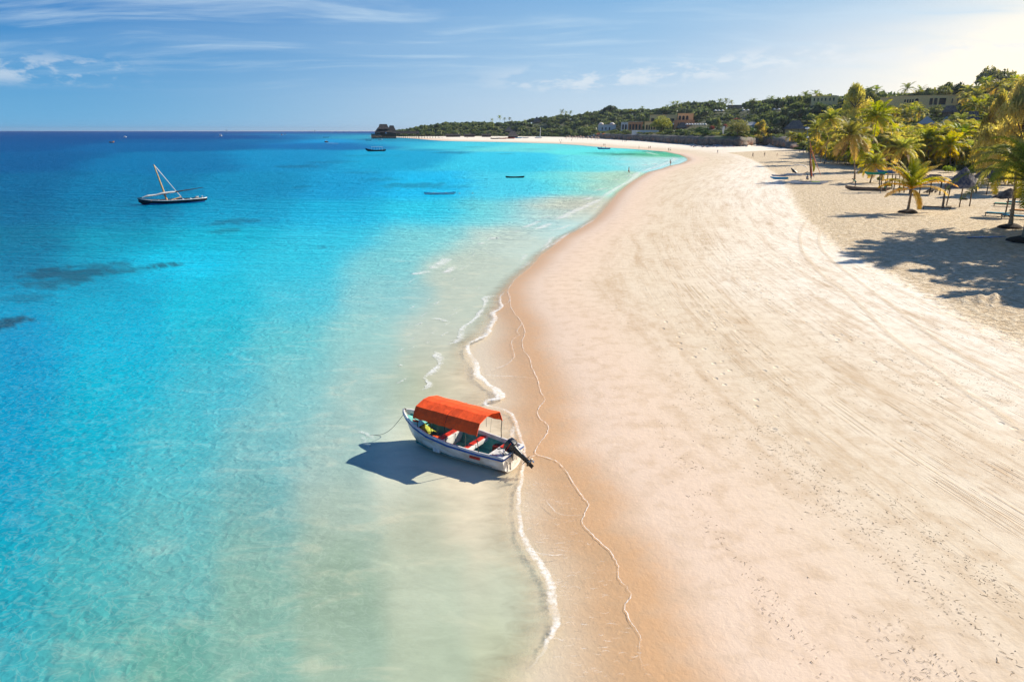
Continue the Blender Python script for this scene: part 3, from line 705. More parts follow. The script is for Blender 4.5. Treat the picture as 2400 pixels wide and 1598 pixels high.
M_metal = mat('worn_metal', (0.55, 0.54, 0.52), 0.35, 0.3, 12, metal=0.8)
M_rope = mat('grey_rope', (0.30, 0.27, 0.22), 0.9, 0.3, 20)
M_jack = mat('orange_fabric', (0.85, 0.10, 0.01), 0.8, 0.3, 9, 0.02)
M_leafc = mat('yellow_green_cloth', (0.45, 0.50, 0.06), 0.8, 0.3, 7, 0.01)
BL = 4.85
bx = [0, .2, .45, .65, .8, .9, .96, 1]
bb = [.63, .72, .79, .74, .58, .38, .20, .03]
bh = [.60, .60, .64, .72, .83, .93, 1.0, 1.05]
bk = [-.06, -.08, -.10, -.08, 0.0, .14, .34, .62]
def bf(u, a): return float(np.interp(u, bx, a))
us = [0, .05, .1, .15, .2, .25, .3, .35, .4, .45, .5, .55, .6, .65, .7, .75, .8, .84, .88, .91, .94, .96, .98, 1.0]
def sect(u, inset=0.0, dz=0.0, lift=0.0, n=9, top=0.0, rake=True):
    b = max(bf(u, bb)-inset, 0.004); h = bf(u, bh)-top; k = bf(u, bk)+lift
    pts = []
    for i in range(n):
        th = math.pi/2*i/(n-1)
        y = b*math.sin(th)**0.62; z = h-(h-k)*max(math.cos(th), 0)**0.8
        flare = 0.06*(z-k)
        pts.append((min(u*BL, BL-inset*1.5 if u > .9 else 9), y*(0.93+0.07*(z-k)/(h-k)), z))
    pts = [(x - (max(0, u-.75)/.25)**2*0.42*(1-(z-k)/(h-k)), y, z) for x, y, z in pts]
    return [(x, -y, z) for x, y, z in pts[::-1]] + pts[1:]
boat = thing('motor_boat', (0.035, 20.85, 0.06), math.atan2(2.65, -4.08), 'white motor boat with blue rail and orange canopy, aground in the shallows', 'boat')
mb = MB(); rows = [sect(u) for u in us]; mb.loft(rows)
tr = rows[0]; mb.add(tr, [tuple(range(len(tr)))])
mb.build('hull', M_hull, boat, smooth=True)
mb = MB(); mb.loft([sect(u, .07, lift=.09, top=.10)[::-1] for u in us[1:-1]])
e = sect(us[1], .07, lift=.09, top=.10); mb.add(e, [tuple(range(len(e)-1, -1, -1))])
mb.build('inner_lining', M_teal, boat, smooth=True)
# rim: white cap plus inner coaming
mb = MB()
for sgn in (1, -1):
    o_ = [sect(u)[-1] for u in us]; 
    rows = []
    for i, u in enumerate(us):
        x, y, z = sect(u)[-1]
        xi, yi, zi = sect(min(u, .982), .075)[-1]
        yi = max(yi, 0); y = max(y, .005)
        q = [(x, y+.018, z-.03), (x+.0, y+.016, z+.005), (x, y-.005, z+.028), (xi, yi+.012, z+.026), (xi, yi, z), (xi, yi-.004, z-.115)]
        rows.append([(a, b*sgn, c) for a, b, c in (q if sgn > 0 else q[::-1])])
    mb.loft(rows)
mb.box((-.0, 0, .612), (.09, 1.30, .035))
mb.build('gunwale', M_white, boat, smooth=False, bevel=.004)
mb = MB()
for sgn in (1, -1):
    rows = []
    for u in us:
        x, y, z = sect(u)[-1]
        q = [(x+(.012 if u > .97 else 0), y+.022, z-.035), (x+(.012 if u > .97 else 0), y+.034, z-.05), (x+(.012 if u > .97 else 0), y+.030, z-.10), (x, y+.006, z-.108)]
        rows.append([(a, b*sgn, c) for a, b, c in (q if sgn > 0 else q[::-1])])
    mb.loft(rows)
mb.box((-.012, 0, .54), (.03, 1.30, .055))
mb.build('rub_rail', M_blue, boat, smooth=True)
# floor, bow deck
mb = MB(); mb.loft([[(u*BL, -bf(u, bb)*.86, .13), (u*BL, 0, .12), (u*BL, bf(u, bb)*.86, .13)] for u in us[2:17]])
mb.build('floor_board', M_teal, boat)
mb = MB(); mb.loft([[(u*BL, y*max(bf(u, bb)-.085, .02), bf(u, bh)-.19+.05*(1-abs(y))) for y in (-1, -.5, 0, .5, 1)] for u in (.80, .84, .88, .91, .94, .965)])
u = .80; mb.add([(u*BL, s*(bf(u, bb)-.1), z) for s, z in ((-1, .6), (1, .6), (1, .12), (-1, .12))], [(0, 1, 2, 3)])
mb.build('bow_deck', M_teal2, boat)
# thwarts
def thwart(x, wdt, z, hgt_, pads):
    y = bf(x/BL, bb)-.075
    m = MB(); m.box((x, 0, z-hgt_/2), (wdt, 2*y, hgt_)); o = m.build('thwart', M_white, boat, bevel=.012)
    for (a, b) in pads:
        m = MB(); m.box((x+.02, (a+b)/2*y, z+.008), (wdt-.09, (b-a)*y, .03)); m.build('seat_pad', M_red, o, bevel=.01)
    return o
thwart(2.78, .30, .52, .40, [(-.97, .15), (.2, .97)])
thwart(1.62, .27, .50, .13, [(-.95, -.25), (-.18, .28), (.36, .95)])
m = MB(); m.box((.40, 0, .47), (.66, 1.14, .05)); m.box((.74, 0, .34), (.03, 1.14, .24)); sdk = m.build('stern_deck', M_white, boat, bevel=.008)
for x, y, a, b in ((.5, .45, .2, .18), (.62, -.38, .16, .3), (.2, -.52, .12, .12)):
    m = MB(); m.box((x, y, .503), (a, b, .02)); m.build('seat_pad', M_red, sdk, bevel=.004)
# canopy on hoops
prof = [(-.77, 0), (-.69, .20), (-.60, .39), (-.14, .50), (.16, .50), (.58, .38), (.69, .20), (.77, 0)]
CZ = 1.24; X0, X1 = .94, 3.72
mb = MB(); rows = []
nx = 25
for i in range(nx):
    f = i/(nx-1); x = X0+(X1-X0)*f
    sag = .014*math.sin(f*math.pi*3)**2
    rows.append([(x, y*(1-.02*math.sin(f*math.pi*3)**2), CZ+z-sag*(1 if 1 < j < 6 else .3)+(0.012*math.sin(i*1.7) if j in (0, 7) else 0)) for j, (y, z) in enumerate(prof)])
mb.loft(rows)
cn = mb.build('canopy', M_orange, boat, solid=.01)
for x in (X0+.01, X1-.01):
    m = MB(); m.tube([(x, y, CZ+z-.012) for y, z in prof], .016, 5); m.build('canopy_hem', M_orange, cn)
m = MB(); m.tube([(X0+1.42, y, CZ+z+.006) for y, z in prof], .006, 4); m.build('canopy_seam', M_orange, cn)
for x in (.96, 2.3, 2.95, 3.69):
    g = bf(x/BL, bb)-.03; gz_ = bf(x/BL, bh)
    pts = [(x-.03, -g, gz_), (x-.01, -g*1.0-.01, gz_+.3), (x, -.765, CZ)] + [(x, y*.985, CZ+z-.02) for y, z in prof] + [(x, .765, CZ), (x-.01, g+.01, gz_+.3), (x-.03, g, gz_)]
    MB().tube(pts, .0135, 6).build('canopy_hoop', M_black, boat)
MB().tube([(1.3, -.3, CZ+.45), (1.31, -.31, CZ+.1), (1.30, -.3, CZ-.15)], .008, 4).build('cord', M_rope, boat)
for x in (1.4, 1.9, 2.6, 3.3):
    for s_n in (-1, 1):
        MB().tube([(x, s_n*.775, CZ+.01), (x+.05, s_n*(bf(x/BL, bb)-.01), bf(x/BL, bh)+.03)], .004, 4).build('tie_line', M_rope, boat)
# plate on the side
m = MB(); ys = [(x, bf(x/BL, bb)+.012) for x in (.86, 1.0, 1.13, 1.28)]
m.loft([[(x, y*.985+.0, .44), (x, y+.004, .35)] for x, y in ys]); m.build('name_plate', M_red, boat, solid=.008)
# outboard, tilted up out of the water
om = thing('outboard_motor', (0, 0, 0)); om.parent = boat
def rot(pts, c, ang):
    ca, sa = math.cos(ang), math.sin(ang)
    return [(c[0]+x*ca-z*sa, y, c[2]+x*sa+z*ca) for x, y, z in pts]
TC = (-.08, 0.05, .70); TA = R(-58)
def mrot(m):
    m.v = [(TC[0]+x*math.cos(TA)-z*math.sin(TA), TC[1]+y, TC[2]+x*math.sin(TA)+z*math.cos(TA)) for x, y, z in m.v]; return m
def body(prof_, name, matl, **k):
    m = MB(); rows = []
    for (z, x0, x1, y) in prof_:
        xc, hx = (x0+x1)/2, (x1-x0)/2
        rows.append([(xc+hx*(abs(math.cos(a))**.5)*(1 if math.cos(a) > 0 else -1), y*(abs(math.sin(a))**.5)*(1 if math.sin(a) > 0 else -1), z) for a in [2*math.pi*j/16 for j in range(16)]])
    m.loft(rows, True); m.add(rows[0], [tuple(range(15, -1, -1))]); m.add(rows[-1], [tuple(range(16))])
    return mrot(m).build(name, matl, om, smooth=False, bevel=.008, **k)
body([(.06, -.24, .16, .13), (.10, -.28, .19, .16), (.24, -.29, .20, .17), (.34, -.27, .17, .15), (.38, -.20, .10, .10)], 'cowling', M_motor)
m = MB(); m.box((-.05, .171, .19), (.40, .006, .03)); m.box((-.05, -.171, .19), (.40, .006, .03)); mrot(m).build('cowling_stripe', M_red, om)
body([(-.62, -.13, .03, .035), (-.30, -.14, .04, .045), (.0, -.18, .09, .08), (.06, -.2, .12, .11)], 'drive_leg', M_motor)
m = MB(); m.box((-.06, 0, -.52), (.34, .20, .012)); m.tube([(.12, 0, -.66), (.06, 0, -.66), (-.12, 0, -.66), (-.2, 0, -.66)], [.01, .045, .05, .035], 10)
m.box((-.03, 0, -.76), (.16, .012, .17)); mrot(m).build('gear_case', M_motor, om, bevel=.004)
m = MB()
for k in range(3):
    a = 2*math.pi*k/3
    m.loft([[(-.21+.02*j, r*math.cos(a+.35*(j-1)), -.66+r*math.sin(a+.35*(j-1))) for j in range(3)] for r in (.03, .08, .12)])
m.tube([(-.19, 0, -.66), (-.27, 0, -.66)], [.035, .018], 8)
mrot(m).build('propeller', M_metal, om, solid=.006)
m = MB(); m.box((.02, 0.05, .55), (.10, .2, .22)); m.box((-.07, .05, .50), (.06, .16, .3)); m.tube([(.0, -.1, .52), (-.07, -.13, .40), (-.08, -.08, .30)], .012, 5); m.box((-.06, .26, .2), (.05, .035, .26))
m.build('clamp_bracket', M_metal, om, bevel=.006)
m = MB(); m.tube([(.05, .05, .70), (.25, .12, .72), (.5, .2, .66)], [.02, .018, .022], 6); m.build('tiller', M_motor, om)
for a in range(3):
    rr = random.Random(a); pts = [(.1+.08*i+rr.uniform(-.04, .04), .35-.13*i*(1 if a else .5)+rr.uniform(-.08, .08), .52+.01*a) for i in range(6)]
    MB().tube([Vector(p) for p in smooth3] if False else pts, .008, 5).build('fuel_line', M_black, boat)
# things lying in the boat
Mb = boat.matrix_basis if False else Matrix.Translation(boat.location) @ Matrix.Rotation(boat.rotation_euler.z, 4, 'Z')
rj = random.Random(5)
def lump(c, r, n=14, m_=9, sq=(1, 1, .6), amp=.25, seed=0):
    m = MB(); m.sphere((0, 0, 0), 1, n, m_)
    rr = random.Random(seed); ph = [rr.uniform(0, 6) for _ in range(6)]
    m.v = [(c[0]+x*r*sq[0]*(1+amp*math.sin(5*y+ph[0])*math.cos(4*z+ph[1])), c[1]+y*r*sq[1]*(1+amp*math.sin(4*x+ph[2])), c[2]+z*r*sq[2]*(1+amp*math.sin(6*x+ph[3])*math.sin(5*y+ph[4]))) for x, y, z in m.v]
    return m
o = thing('life_jacket_pile', Mb @ Vector((3.35, .28, .15)), boat.rotation_euler.z, 'heap of orange life jackets and netting on the boat floor', 'life jackets')
for i, (x, y, z, r) in enumerate([(0, 0, .10, .20), (-.22, .08, .08, .18), (.14, .12, .14, .16), (-.32, -.12, .07, .15), (-.08, -.1, .19, .15), (.2, -.08, .1, .14)]):
    lump((x, y, z), r, seed=i, sq=(1.1, .9, .55)).build('life_jacket', M_jack, o, smooth=True)
m = MB()
for i in range(26):
    a = rj.uniform(0, 6.28); x, y = rj.uniform(-.5, -.1), rj.uniform(-.22, .25)
    m.tube([(x, y, .1), (x+.08*math.cos(a), y+.08*math.sin(a), .2+rj.uniform(-.03, .03)), (x+.16*math.cos(a+.6), y+.16*math.sin(a+.6), .12)], .008, 4)
m.build('netting', M_jack, o)
o = thing('palm_leaf_bundle', Mb @ Vector((3.72, -.02, .55)), boat.rotation_euler.z, 'yellow green cloth draped near the bow under the canopy', 'cloth')
m = MB(); m.loft([[(x, y, .14*math.sin(3*x+2*y)-.5*abs(y)+.05) for y in (-.3, -.15, 0, .15, .3)] for x in (-.25, -.12, 0, .12, .25)]); m.build('cloth', M_leafc, o, solid=.008, smooth=True)
o = tag(MB().tube([(0, 0, 0), (.12, .05, .02), (.26, .03, .0), (.34, .12, .01)], [.03, .035, .03, .012], 7).build('anchor_float', M_jack, smooth=True), 'small orange float with line on the teal bow deck', 'float')
o.location = Mb @ Vector((4.1, .05, .74)); o.rotation_euler = (0, 0, 2.6)
b0 = Mb @ Vector((BL-.05, .05, .88)); e0 = P(868, 1019, 0.0)
pts = [b0.lerp(Vector(e0), i/14)-Vector((0, 0, .30*math.sin(math.pi*i/14))) for i in range(15)]
tag(MB().tube(pts, .009, 5).build('mooring_rope', M_rope), 'slack grey mooring rope running from the white boat bow into the water', 'rope')

o = thing('fuel_can', Mb @ Vector((.92, -.42, .14)), boat.rotation_euler.z+.3, 'dark red fuel can standing inside the stern of the white boat', 'fuel can')
MB().box((0, 0, .15), (.34, .22, .26)).build('tank', mat('dark_red_plastic', (.22, .03, .02), .45), o, bevel=.03)
MB().tube([(-.08, 0, .28), (-.08, 0, .34), (.08, 0, .34), (.08, 0, .28)], .014, 6).build('handle', M_black, o)
o = tag(MB().tube([((.08+.004*i)*math.cos(i*.55), (.08+.004*i)*math.sin(i*.55), .012+.004*math.sin(i)) for i in range(34)], .013, 5).build('rope_coil', M_rope, smooth=True), 'coil of grey rope on the teal floor between the two seats', 'rope')
o.location = Mb @ Vector((2.2, .15, .14)); o.rotation_euler = (0, 0, .4)
# ------------------------------------------------------------------ foliage meshes
def leaf_mat(name, dark, mid, light, transl=0.35, dead=None):
    m, t, out = newmat(name)
    a = attr(t, 'cl'); oi = t.new('ShaderNodeObjectInfo').outputs['Random']
    pos = t.new('ShaderNodeTexCoord').outputs['Object']
    x = t.math('ADD', t.math('MULTIPLY', a, 0.75), t.math('MULTIPLY', t.noise(pos, 3.0, 3, 0.6), 0.25))
    c = t.ramp(x, [(0.12, dark), (0.5, mid), (0.84, light)]+([(0.93, dead)] if dead else []))
    h = t.new('ShaderNodeHueSaturation', i_Color=c, i_Hue=t.lerp(oi, 0, 1, 0.485, 0.52), i_Value=t.lerp(t.math('FRACT', t.math('MULTIPLY', oi, 7.3)), 0, 1, 0.72, 1.3), i_Saturation=t.lerp(t.math('FRACT', t.math('MULTIPLY', oi, 3.1)), 0, 1, 0.8, 1.1)).outputs[0]
    b = t.new('ShaderNodeBsdfPrincipled', i_Base_Color=h, i_Roughness=0.55); b.inputs['Specular IOR Level'].default_value = 0.25
    tr = t.new('ShaderNodeBsdfTranslucent', i_Color=t.vmath('MULTIPLY', h, (1.25, 1.15, 0.6)))
    mx = t.new('ShaderNodeMixShader', i_0=transl); t.l.new(b.outputs[0], mx.inputs[1]); t.l.new(tr.outputs[0], mx.inputs[2]); t.l.new(mx.outputs[0], out.inputs[0])
    return m
ML_dark = leaf_mat('dark_leaves', (0.018, 0.045, 0.016), (0.045, 0.085, 0.025), (0.09, 0.13, 0.035))
ML_mid = leaf_mat('green_leaves', (0.06, 0.10, 0.018), (0.17, 0.22, 0.03), (0.36, 0.36, 0.05), 0.45)
ML_light = leaf_mat('light_leaves', (0.10, 0.13, 0.022), (0.22, 0.25, 0.04), (0.38, 0.36, 0.07), 0.45)
ML_olive = leaf_mat('feathery_leaves', (0.20, 0.19, 0.04), (0.40, 0.36, 0.07), (0.60, 0.48, 0.12), 0.6)
ML_palm = leaf_mat('palm_leaves', (0.07, 0.13, 0.015), (0.30, 0.33, 0.025), (0.78, 0.50, 0.035), 0.5, (0.30, 0.19, 0.09))
ML_ypalm = leaf_mat('yellow_palm_leaves', (0.08, 0.18, 0.015), (0.42, 0.44, 0.025), (0.85, 0.46, 0.03), 0.5)
ML_wood = leaf_mat('wood_leaves', (0.025, 0.055, 0.02), (0.075, 0.115, 0.03), (0.17, 0.19, 0.045), 0.4)
ML_pink = leaf_mat('pink_blossom', (0.10, 0.10, 0.04), (0.50, 0.09, 0.07), (0.62, 0.13, 0.10))
ML_orange = leaf_mat('orange_blossom', (0.16, 0.14, 0.04), (0.50, 0.19, 0.06), (0.62, 0.26, 0.08))
M_bark = mat('bark', (0.20, 0.155, 0.105), 0.9, 0.35, 5, 0.03, 0.15, stretch=(1, 1, .3))
M_ptrunk = mat('palm_bark', (0.36, 0.28, 0.19), 0.9, 0.35, 1.2, 0.03, 0.15, stretch=(.6, .6, 7))
M_roots = mat('dark_roots', (0.045, 0.028, 0.018), 0.95, 0.4, 6, 0.05)

def leaf_cloud(lobes, n, size, seed, aspect=1.6, flat=0.0, droop=0.0):
    """n leaf sized quads spread over the shells of the lobes (cx,cy,cz,rx,ry,rz)"""
    r = np.random.default_rng(seed)
    L = np.array(lobes); vol = (L[:, 3]*L[:, 4])**1.0
    li = r.choice(len(L), n, p=vol/vol.sum())
    d = r.normal(size=(n, 3)); d[:, 2] = np.where(d[:, 2] < -0.35, -d[:, 2]*0.5, d[:, 2]); d /= np.linalg.norm(d, axis=1)[:, None]
    rad = r.uniform(0.62, 1.06, n)[:, None]
    c = L[li, :3] + d*rad*L[li, 3:6]
    nrm = d*1.0 + r.normal(size=(n, 3))*0.75; nrm[:, 2] += flat; nrm /= np.linalg.norm(nrm, axis=1)[:, None]
    a = np.cross(nrm, r.normal(size=(n, 3))); a /= np.linalg.norm(a, axis=1)[:, None]
    if droop: a = a*(1-droop)+np.array([0, 0, -1])*droop
    b = np.cross(nrm, a); b /= np.maximum(np.linalg.norm(b, axis=1), 1e-6)[:, None]
    s = (size*r.uniform(0.6, 1.35, n))[:, None]
    A = a*s*aspect/2; B = b*s/2
    V = np.stack([c-A, c-A*.1+B, c+A, c-A*.1-B], 1).reshape(-1, 3)
    Fc = np.arange(n*4).reshape(n, 4)
    lob = r.uniform(0, 1, len(L))
    cl = np.clip(lob[li]*0.6+r.uniform(0, 0.4, n), 0, 1)
    return V, Fc, np.repeat(cl, 4)
def cloud_mesh(name, V, Fc, cl, m):
    me = np_mesh(name, V, Fc, m, False); fattr(me, 'cl', cl); return me
def dome_lobes(seed, n=13, flat=1.0, spread=0.62, base=0.25):
    r = random.Random(seed); L = []
    for i in range(n):
        a = r.uniform(0, 6.28); q = spread*math.sqrt(r.random()); zz = base+0.55*(1-q*q)*r.uniform(.55, 1.0)
        s = r.uniform(.24, .44)
        L.append((q*math.cos(a), q*math.sin(a), zz*flat, s, s*r.uniform(.85, 1.15), s*.8*flat))
    return L
def trunk_mesh(seed, h=0.55, r0=.07, limbs=5, spread=.45):
    r = random.Random(seed); m = MB()
    m.tube([(0, 0, -.15), (.01, .01, 0), (.02, -.01, h*.5), (0, 0, h)], [r0*1.5, r0*1.1, r0*.85, r0*.6], 7)
    for i in range(limbs):
        a = 6.28*i/limbs+r.uniform(-.4, .4); z0 = h*r.uniform(.5, .95)
        m.tube([(0, 0, z0), (spread*.4*math.cos(a), spread*.4*math.sin(a), z0+.13), (spread*math.cos(a), spread*math.sin(a), z0+r.uniform(.2, .42))], [r0*.5, r0*.35, r0*.12], 5)
    return m.mesh('trunk', M_bark, True)
TREE = []      # unit trees, crown radius about 1
for i, (mm, fl, n, sz) in enumerate([(ML_dark, 1.0, 1500, .10), (ML_mid, .9, 1500, .10), (ML_dark, .8, 1400, .11), (ML_mid, 1.1, 1500, .10), (ML_light, .9, 1400, .10), (ML_dark, 1.25, 1500, .10), (ML_mid, .65, 1300, .11)]):
    TREE.append((cloud_mesh('crown', *leaf_cloud(dome_lobes(40+i, 14, fl), n, sz, i), mm), trunk_mesh(i, .45*fl)))
ROUND = cloud_mesh('crown', *leaf_cloud([(0, 0, .72, .8, .8, .62)]+dome_lobes(77, 16, 1.0, .7, .3), 3600, .062, 9), ML_light), trunk_mesh(3, .5, .06)
def casu(seed, n=7500):
    r = random.Random(seed); L = []
    for i in range(30):
        z = r.uniform(.1, 1.55); q = (.75 if z < .9 else .75*(1.62-z)/.72)*math.sqrt(r.random()); a = r.uniform(0, 6.28)
        s = r.uniform(.16, .30); L.append((q*math.cos(a), q*math.sin(a), z, s, s, s*1.1))
    return cloud_mesh('crown', *leaf_cloud(L, n, .034, seed, 4.5, 0, .35), ML_olive), trunk_mesh(seed, 1.2, .04, 9, .5)
CASU = [casu(5), casu(6)]
BUSH = [cloud_mesh('foliage', *leaf_cloud(dome_lobes(90+i, 9, .75, .55, .0), 700, .12, 20+i), mm) for i, mm in enumerate([ML_mid, ML_light, ML_dark])]
FLOW = [cloud_mesh('foliage', *leaf_cloud(dome_lobes(95+i, 9, .75, .55, .0), 800, .11, 30+i), mm) for i, mm in enumerate([ML_pink, ML_orange])]

def frond(m, cls, base, az_, el0, L, droop, pairs, wid, llen, old=0.3, r=random, twist=0.0):
    """one feather leaf: curved midrib with hanging leaflets"""
    base = Vector(base); n = 12; pts = []; p = base.copy(); el = el0
    for i in range(n+1):
        pts.append(p.copy()); d = Vector((math.cos(el)*math.cos(az_), math.cos(el)*math.sin(az_), math.sin(el)))
        p = p+d*(L/n); el -= droop/n*(0.5+i/n)
    v0 = len(m.v)
    m.tube(pts, [max(.034*(1-i/n)*L/3.5, .006) for i in range(n+1)], 4, False)
    cls += [min(.86, old+.35) if old < 1 else 1.3]*(len(m.v)-v0)
    for k in range(pairs):
        f = .10+.89*(k+r.uniform(-.3, .3))/pairs; f = min(max(f, .06), .995)
        i = min(int(f*n), n-1); q = pts[i].lerp(pts[i+1], f*n-i); d = (pts[i+1]-pts[i]).normalized()
        side = d.cross(Vector((0, 0, 1)));
        if side.length < .1: side = Vector((math.sin(az_), -math.cos(az_), 0))
        side.normalize(); up = side.cross(d)
        ll = llen*(math.sin(math.pi*min(f*.93+.07, 1))**.55)*r.uniform(.85, 1.1)+.05
        for sg in (-1, 1):
            a = r.uniform(.5, .75)
            dr = (side*sg*math.cos(a)+d*math.sin(a)+up*(r.uniform(.05, .35)+twist*sg)).normalized()
            e1 = q+dr*ll*.5; dr2 = (dr+Vector((0, 0, -r.uniform(.6, 1.2)))).normalized(); e2 = e1+dr2*ll*.5
            w = d*wid
            v0 = len(m.v)
            m.add([q-w*.5, q+w*.5, e1+w*.55, e1-w*.45, e2+w*.05], [(0, 1, 2, 3), (3, 2, 4)])
            c = min(max(old+r.uniform(-.12, .12)+(.25*f*f), 0), .86 if old < 1 else 1.3)
            cls += [c]*3+[c]+[min(c+.12, .88 if old < 1 else 1.3)]
def palm_crown(seed, L=3.6, nf=20, pairs=24, wid=.10, llen=.75, oldbase=.25, wind=0.0):
    r = random.Random(seed); m = MB(); cls = []
    for i in range(nf):
        f = i/(nf-1); a = i*2.39996+r.uniform(-.25, .25); el = R(82)-f*R(112)+r.uniform(-.12, .12)
        frond(m, cls, (.08*math.cos(a), .08*math.sin(a), 0), a, el, L*r.uniform(.85, 1.08)*(.8+.2*min(1, f*3)), r.uniform(1.0, 1.7), pairs, wid, llen, oldbase+(.5*max(0, f-.55)/.45*r.random()), r)
    for i in range(3):
        a = r.uniform(0, 6.28); frond(m, cls, (.1*math.cos(a), .1*math.sin(a), -.1), a, R(-48), L*.75, .5, pairs-6, wid*.6, llen*.6, 1.25, r)
    v0 = len(m.v); m.sphere((0, 0, -.05), .16, 6, 5, (1, 1, 1.6)); cls += [.7]*(len(m.v)-v0)
    me = m.mesh('crown', ML_palm); fattr(me, 'cl', cls); return me
PALM = [palm_crown(i, 3.5, 24, 24, .14, .85, .34+.07*(i % 3)) for i in range(5)]
PALMFAR = [palm_crown(50+i, 3.4, 13, 9, .24, .85, .12) for i in range(3)]
def palm_trunk(h, lx, ly, r0=.14, curve=.5):
    m = MB(); pts = []; rr = []
    n = 9
    for i in range(n+1):
        f = i/n; g = f**(1+curve); pts.append((lx*g, ly*g, -.4+(h+.4)*f)); rr.append(r0*(1.75 if i == 0 else 1.25 if i == 1 else 1-.38*f))
    return m.tube(pts, rr, 8).mesh('trunk', M_ptrunk, True)
prs = random.Random(21)
def put_palm(loc, h, lean=(0, 0), crown=None, cs=1.0, label=None, group=None, r0=.14, name='coconut_palm', mm=None, cat='palm'):
    t_ = thing(name, loc, 0, label, cat, group)
    link('trunk', palm_trunk(h, lean[0], lean[1], r0), t_)
    c = link('crown', crown or PALM[prs.randrange(5)], t_)
    c.location = (lean[0], lean[1], h); c.rotation_euler = (prs.uniform(-.12, .12), prs.uniform(-.12, .12), prs.uniform(0, 6.28)); c.scale = (cs*1.5,)*3
    return t_
def depth_of(p): return p[1]*cp-(p[2]-CH)*sp_
def proj(p):
    """photo pixel of a point"""
    z = depth_of(p); a = p[0]/z; b = (p[1]*sp_+(p[2]-CH)*cp)/z
    return 1200+F*a, 799-F*b
def palm_px(ub, vb, uc, vc, **k):
    b = at(ub, vb); d = depth_of(b)
    top = at_depth(uc, vc, d); h = top[2]-b.z
    return put_palm(b, max(h, 1.5), (float(top[0]-b.x), k.pop('ly', 0.0)), **k)
G1 = 'coconut palms in the grove behind the beach'
for i, (ub, vb, uc, vc, cs, lab) in enumerate([
  (1932,385,1933,282,1.05,'tall straight coconut palm at the beach edge beside the blue hammock'),
  (2003,421,1980,318,1.15,'coconut palm with strongly curved leaning trunk beside the standing man in white'),
  (2039,429,2045,385,.75,'short green palm right of the curved palm, behind the dugout canoe'),
  (1923,381,1920,346,.8,'low palm just left of the tall straight palm'),
  (1962,384,1964,349,.85,'low palm between the tall straight palm and the curved leaning palm'),
  (1982,388,1984,352,.8,'thin trunked palm directly behind the curved leaning palm'),
  (2021,404,2017,352,.95,'palm with orange tinged lower fronds right of the curved leaning palm'),
  (2037,402,2036,275,1.1,'very tall palm rising above the grove behind the short green palm'),
  (1907,377,1906,303,1.0,'palm standing behind the mast of the beached catamaran'),
  (1853,346,1851,318,.85,'small yellowing palm at the left end of the grove beside a figure'),
  (2060,400,2085,345,1.0,'leaning palm above the boat rack'),(2098,402,2110,350,1.0,'palm behind the yellow palm and boat rack')]):
    palm_px(ub, vb, uc, vc, cs=cs, label=lab, group=G1, r0=.15 if vb > 395 else .13)
# the young yellow palm in front: each frond a part
def near_palm(ub, vb, uc, vc, fr, lab, r0, m_, Ls=3.0, mound=1.0, lean_y=0.0, seed=1):
    b = at(ub, vb); d = depth_of(b); top = at_depth(uc, vc, d); h = top[2]-b.z; lx = float(top[0]-b.x)
    t_ = thing('coconut_palm', b, 0, lab, 'palm')
    link('trunk', palm_trunk(h, lx, lean_y, r0, .6), t_)
    r = random.Random(seed)
    for (a, el, L, dr, old) in fr:
        m = MB(); cls = []
        frond(m, cls, (lx, lean_y, h), R(a), R(el), L*Ls, dr, 60, .085, .85 if Ls < 4.2 else 1.05, old*.82, r)
        me = m.mesh('frond', m_); fattr(me, 'cl', cls); link('frond', me, t_)
    m = MB(); m.sphere((0, 0, 0), 1, 12, 7)
    m.v = [(x*mound*(1+.2*math.sin(5*y+x*3)), y*mound, z*.34*mound*(1+.2*math.sin(4*x))) for x, y, z in m.v]
    m.build('root_mound', M_roots, t_, smooth=True)
    return t_
near_palm(2127, 498, 2128, 441, [(172,58,1.15,1.2,.75),(160,68,1.1,.9,.6),(150,74,1.0,.7,.5),(100,84,.95,.4,.35),(60,78,1.0,.6,.35),(-30,68,1.05,1.0,.5),(190,64,1.0,1.0,.5),(-90,70,.9,1.1,.4),(130,60,1.0,1.0,.5),(30,70,1.1,1.0,.5),(20,62,1.15,1.25,.65),(5,38,1.35,1.4,.7),(-20,30,1.3,1.3,.85),(8,12,1.35,1.1,.95),(185,22,1.15,1.0,.9),
   (200,2,1.1,.7,.95),(-60,48,1.0,1.5,.5),(-110,50,.9,1.6,.45),(-80,-30,.75,1.2,.9),(-50,-45,.7,.8,.95),(40,45,1.15,1.2,.6),(130,35,1.0,1.2,.6),(-160,40,1.1,1.4,.6)],
   'young yellow and orange palm with dark root mound, frontmost on the open sand', .19, ML_ypalm, 4.1, 1.15, seed=4)
near_palm(2400, 566, 2388, 424, [(180,55,1.45,2.1,.3),(168,30,1.5,1.9,.35),(195,12,1.55,1.1,.4),(205,45,1.35,2.2,.25),(175,78,1.2,1.8,.2),(230,20,1.1,2.2,.35),(250,50,1.0,2.2,.2),(270,15,.9,1.9,.6),(300,35,1.1,2.2,.3),(150,60,1.2,1.6,.2),(120,45,1.2,1.8,.2),(90,70,1.1,1.2,.2),
   (60,40,1.2,1.8,.3),(30,55,1.2,1.8,.25),(0,30,1.2,2.0,.3),(330,50,1.1,1.9,.2),(185,72,1.1,1.9,.15)],
   'large dark green coconut palm arching in from the right edge', .26, ML_palm, 5.4, 1.5, seed=7)
near_palm(2367, 534, 2352, 385, [(i*47 % 360, 70-6*i, 1.0, 1.7+.05*i, .25+.03*i) for i in range(15)],
   'tall palm with dark root mound standing just behind the arching palm at right', .20, ML_palm, 4.8, 1.2, seed=9)
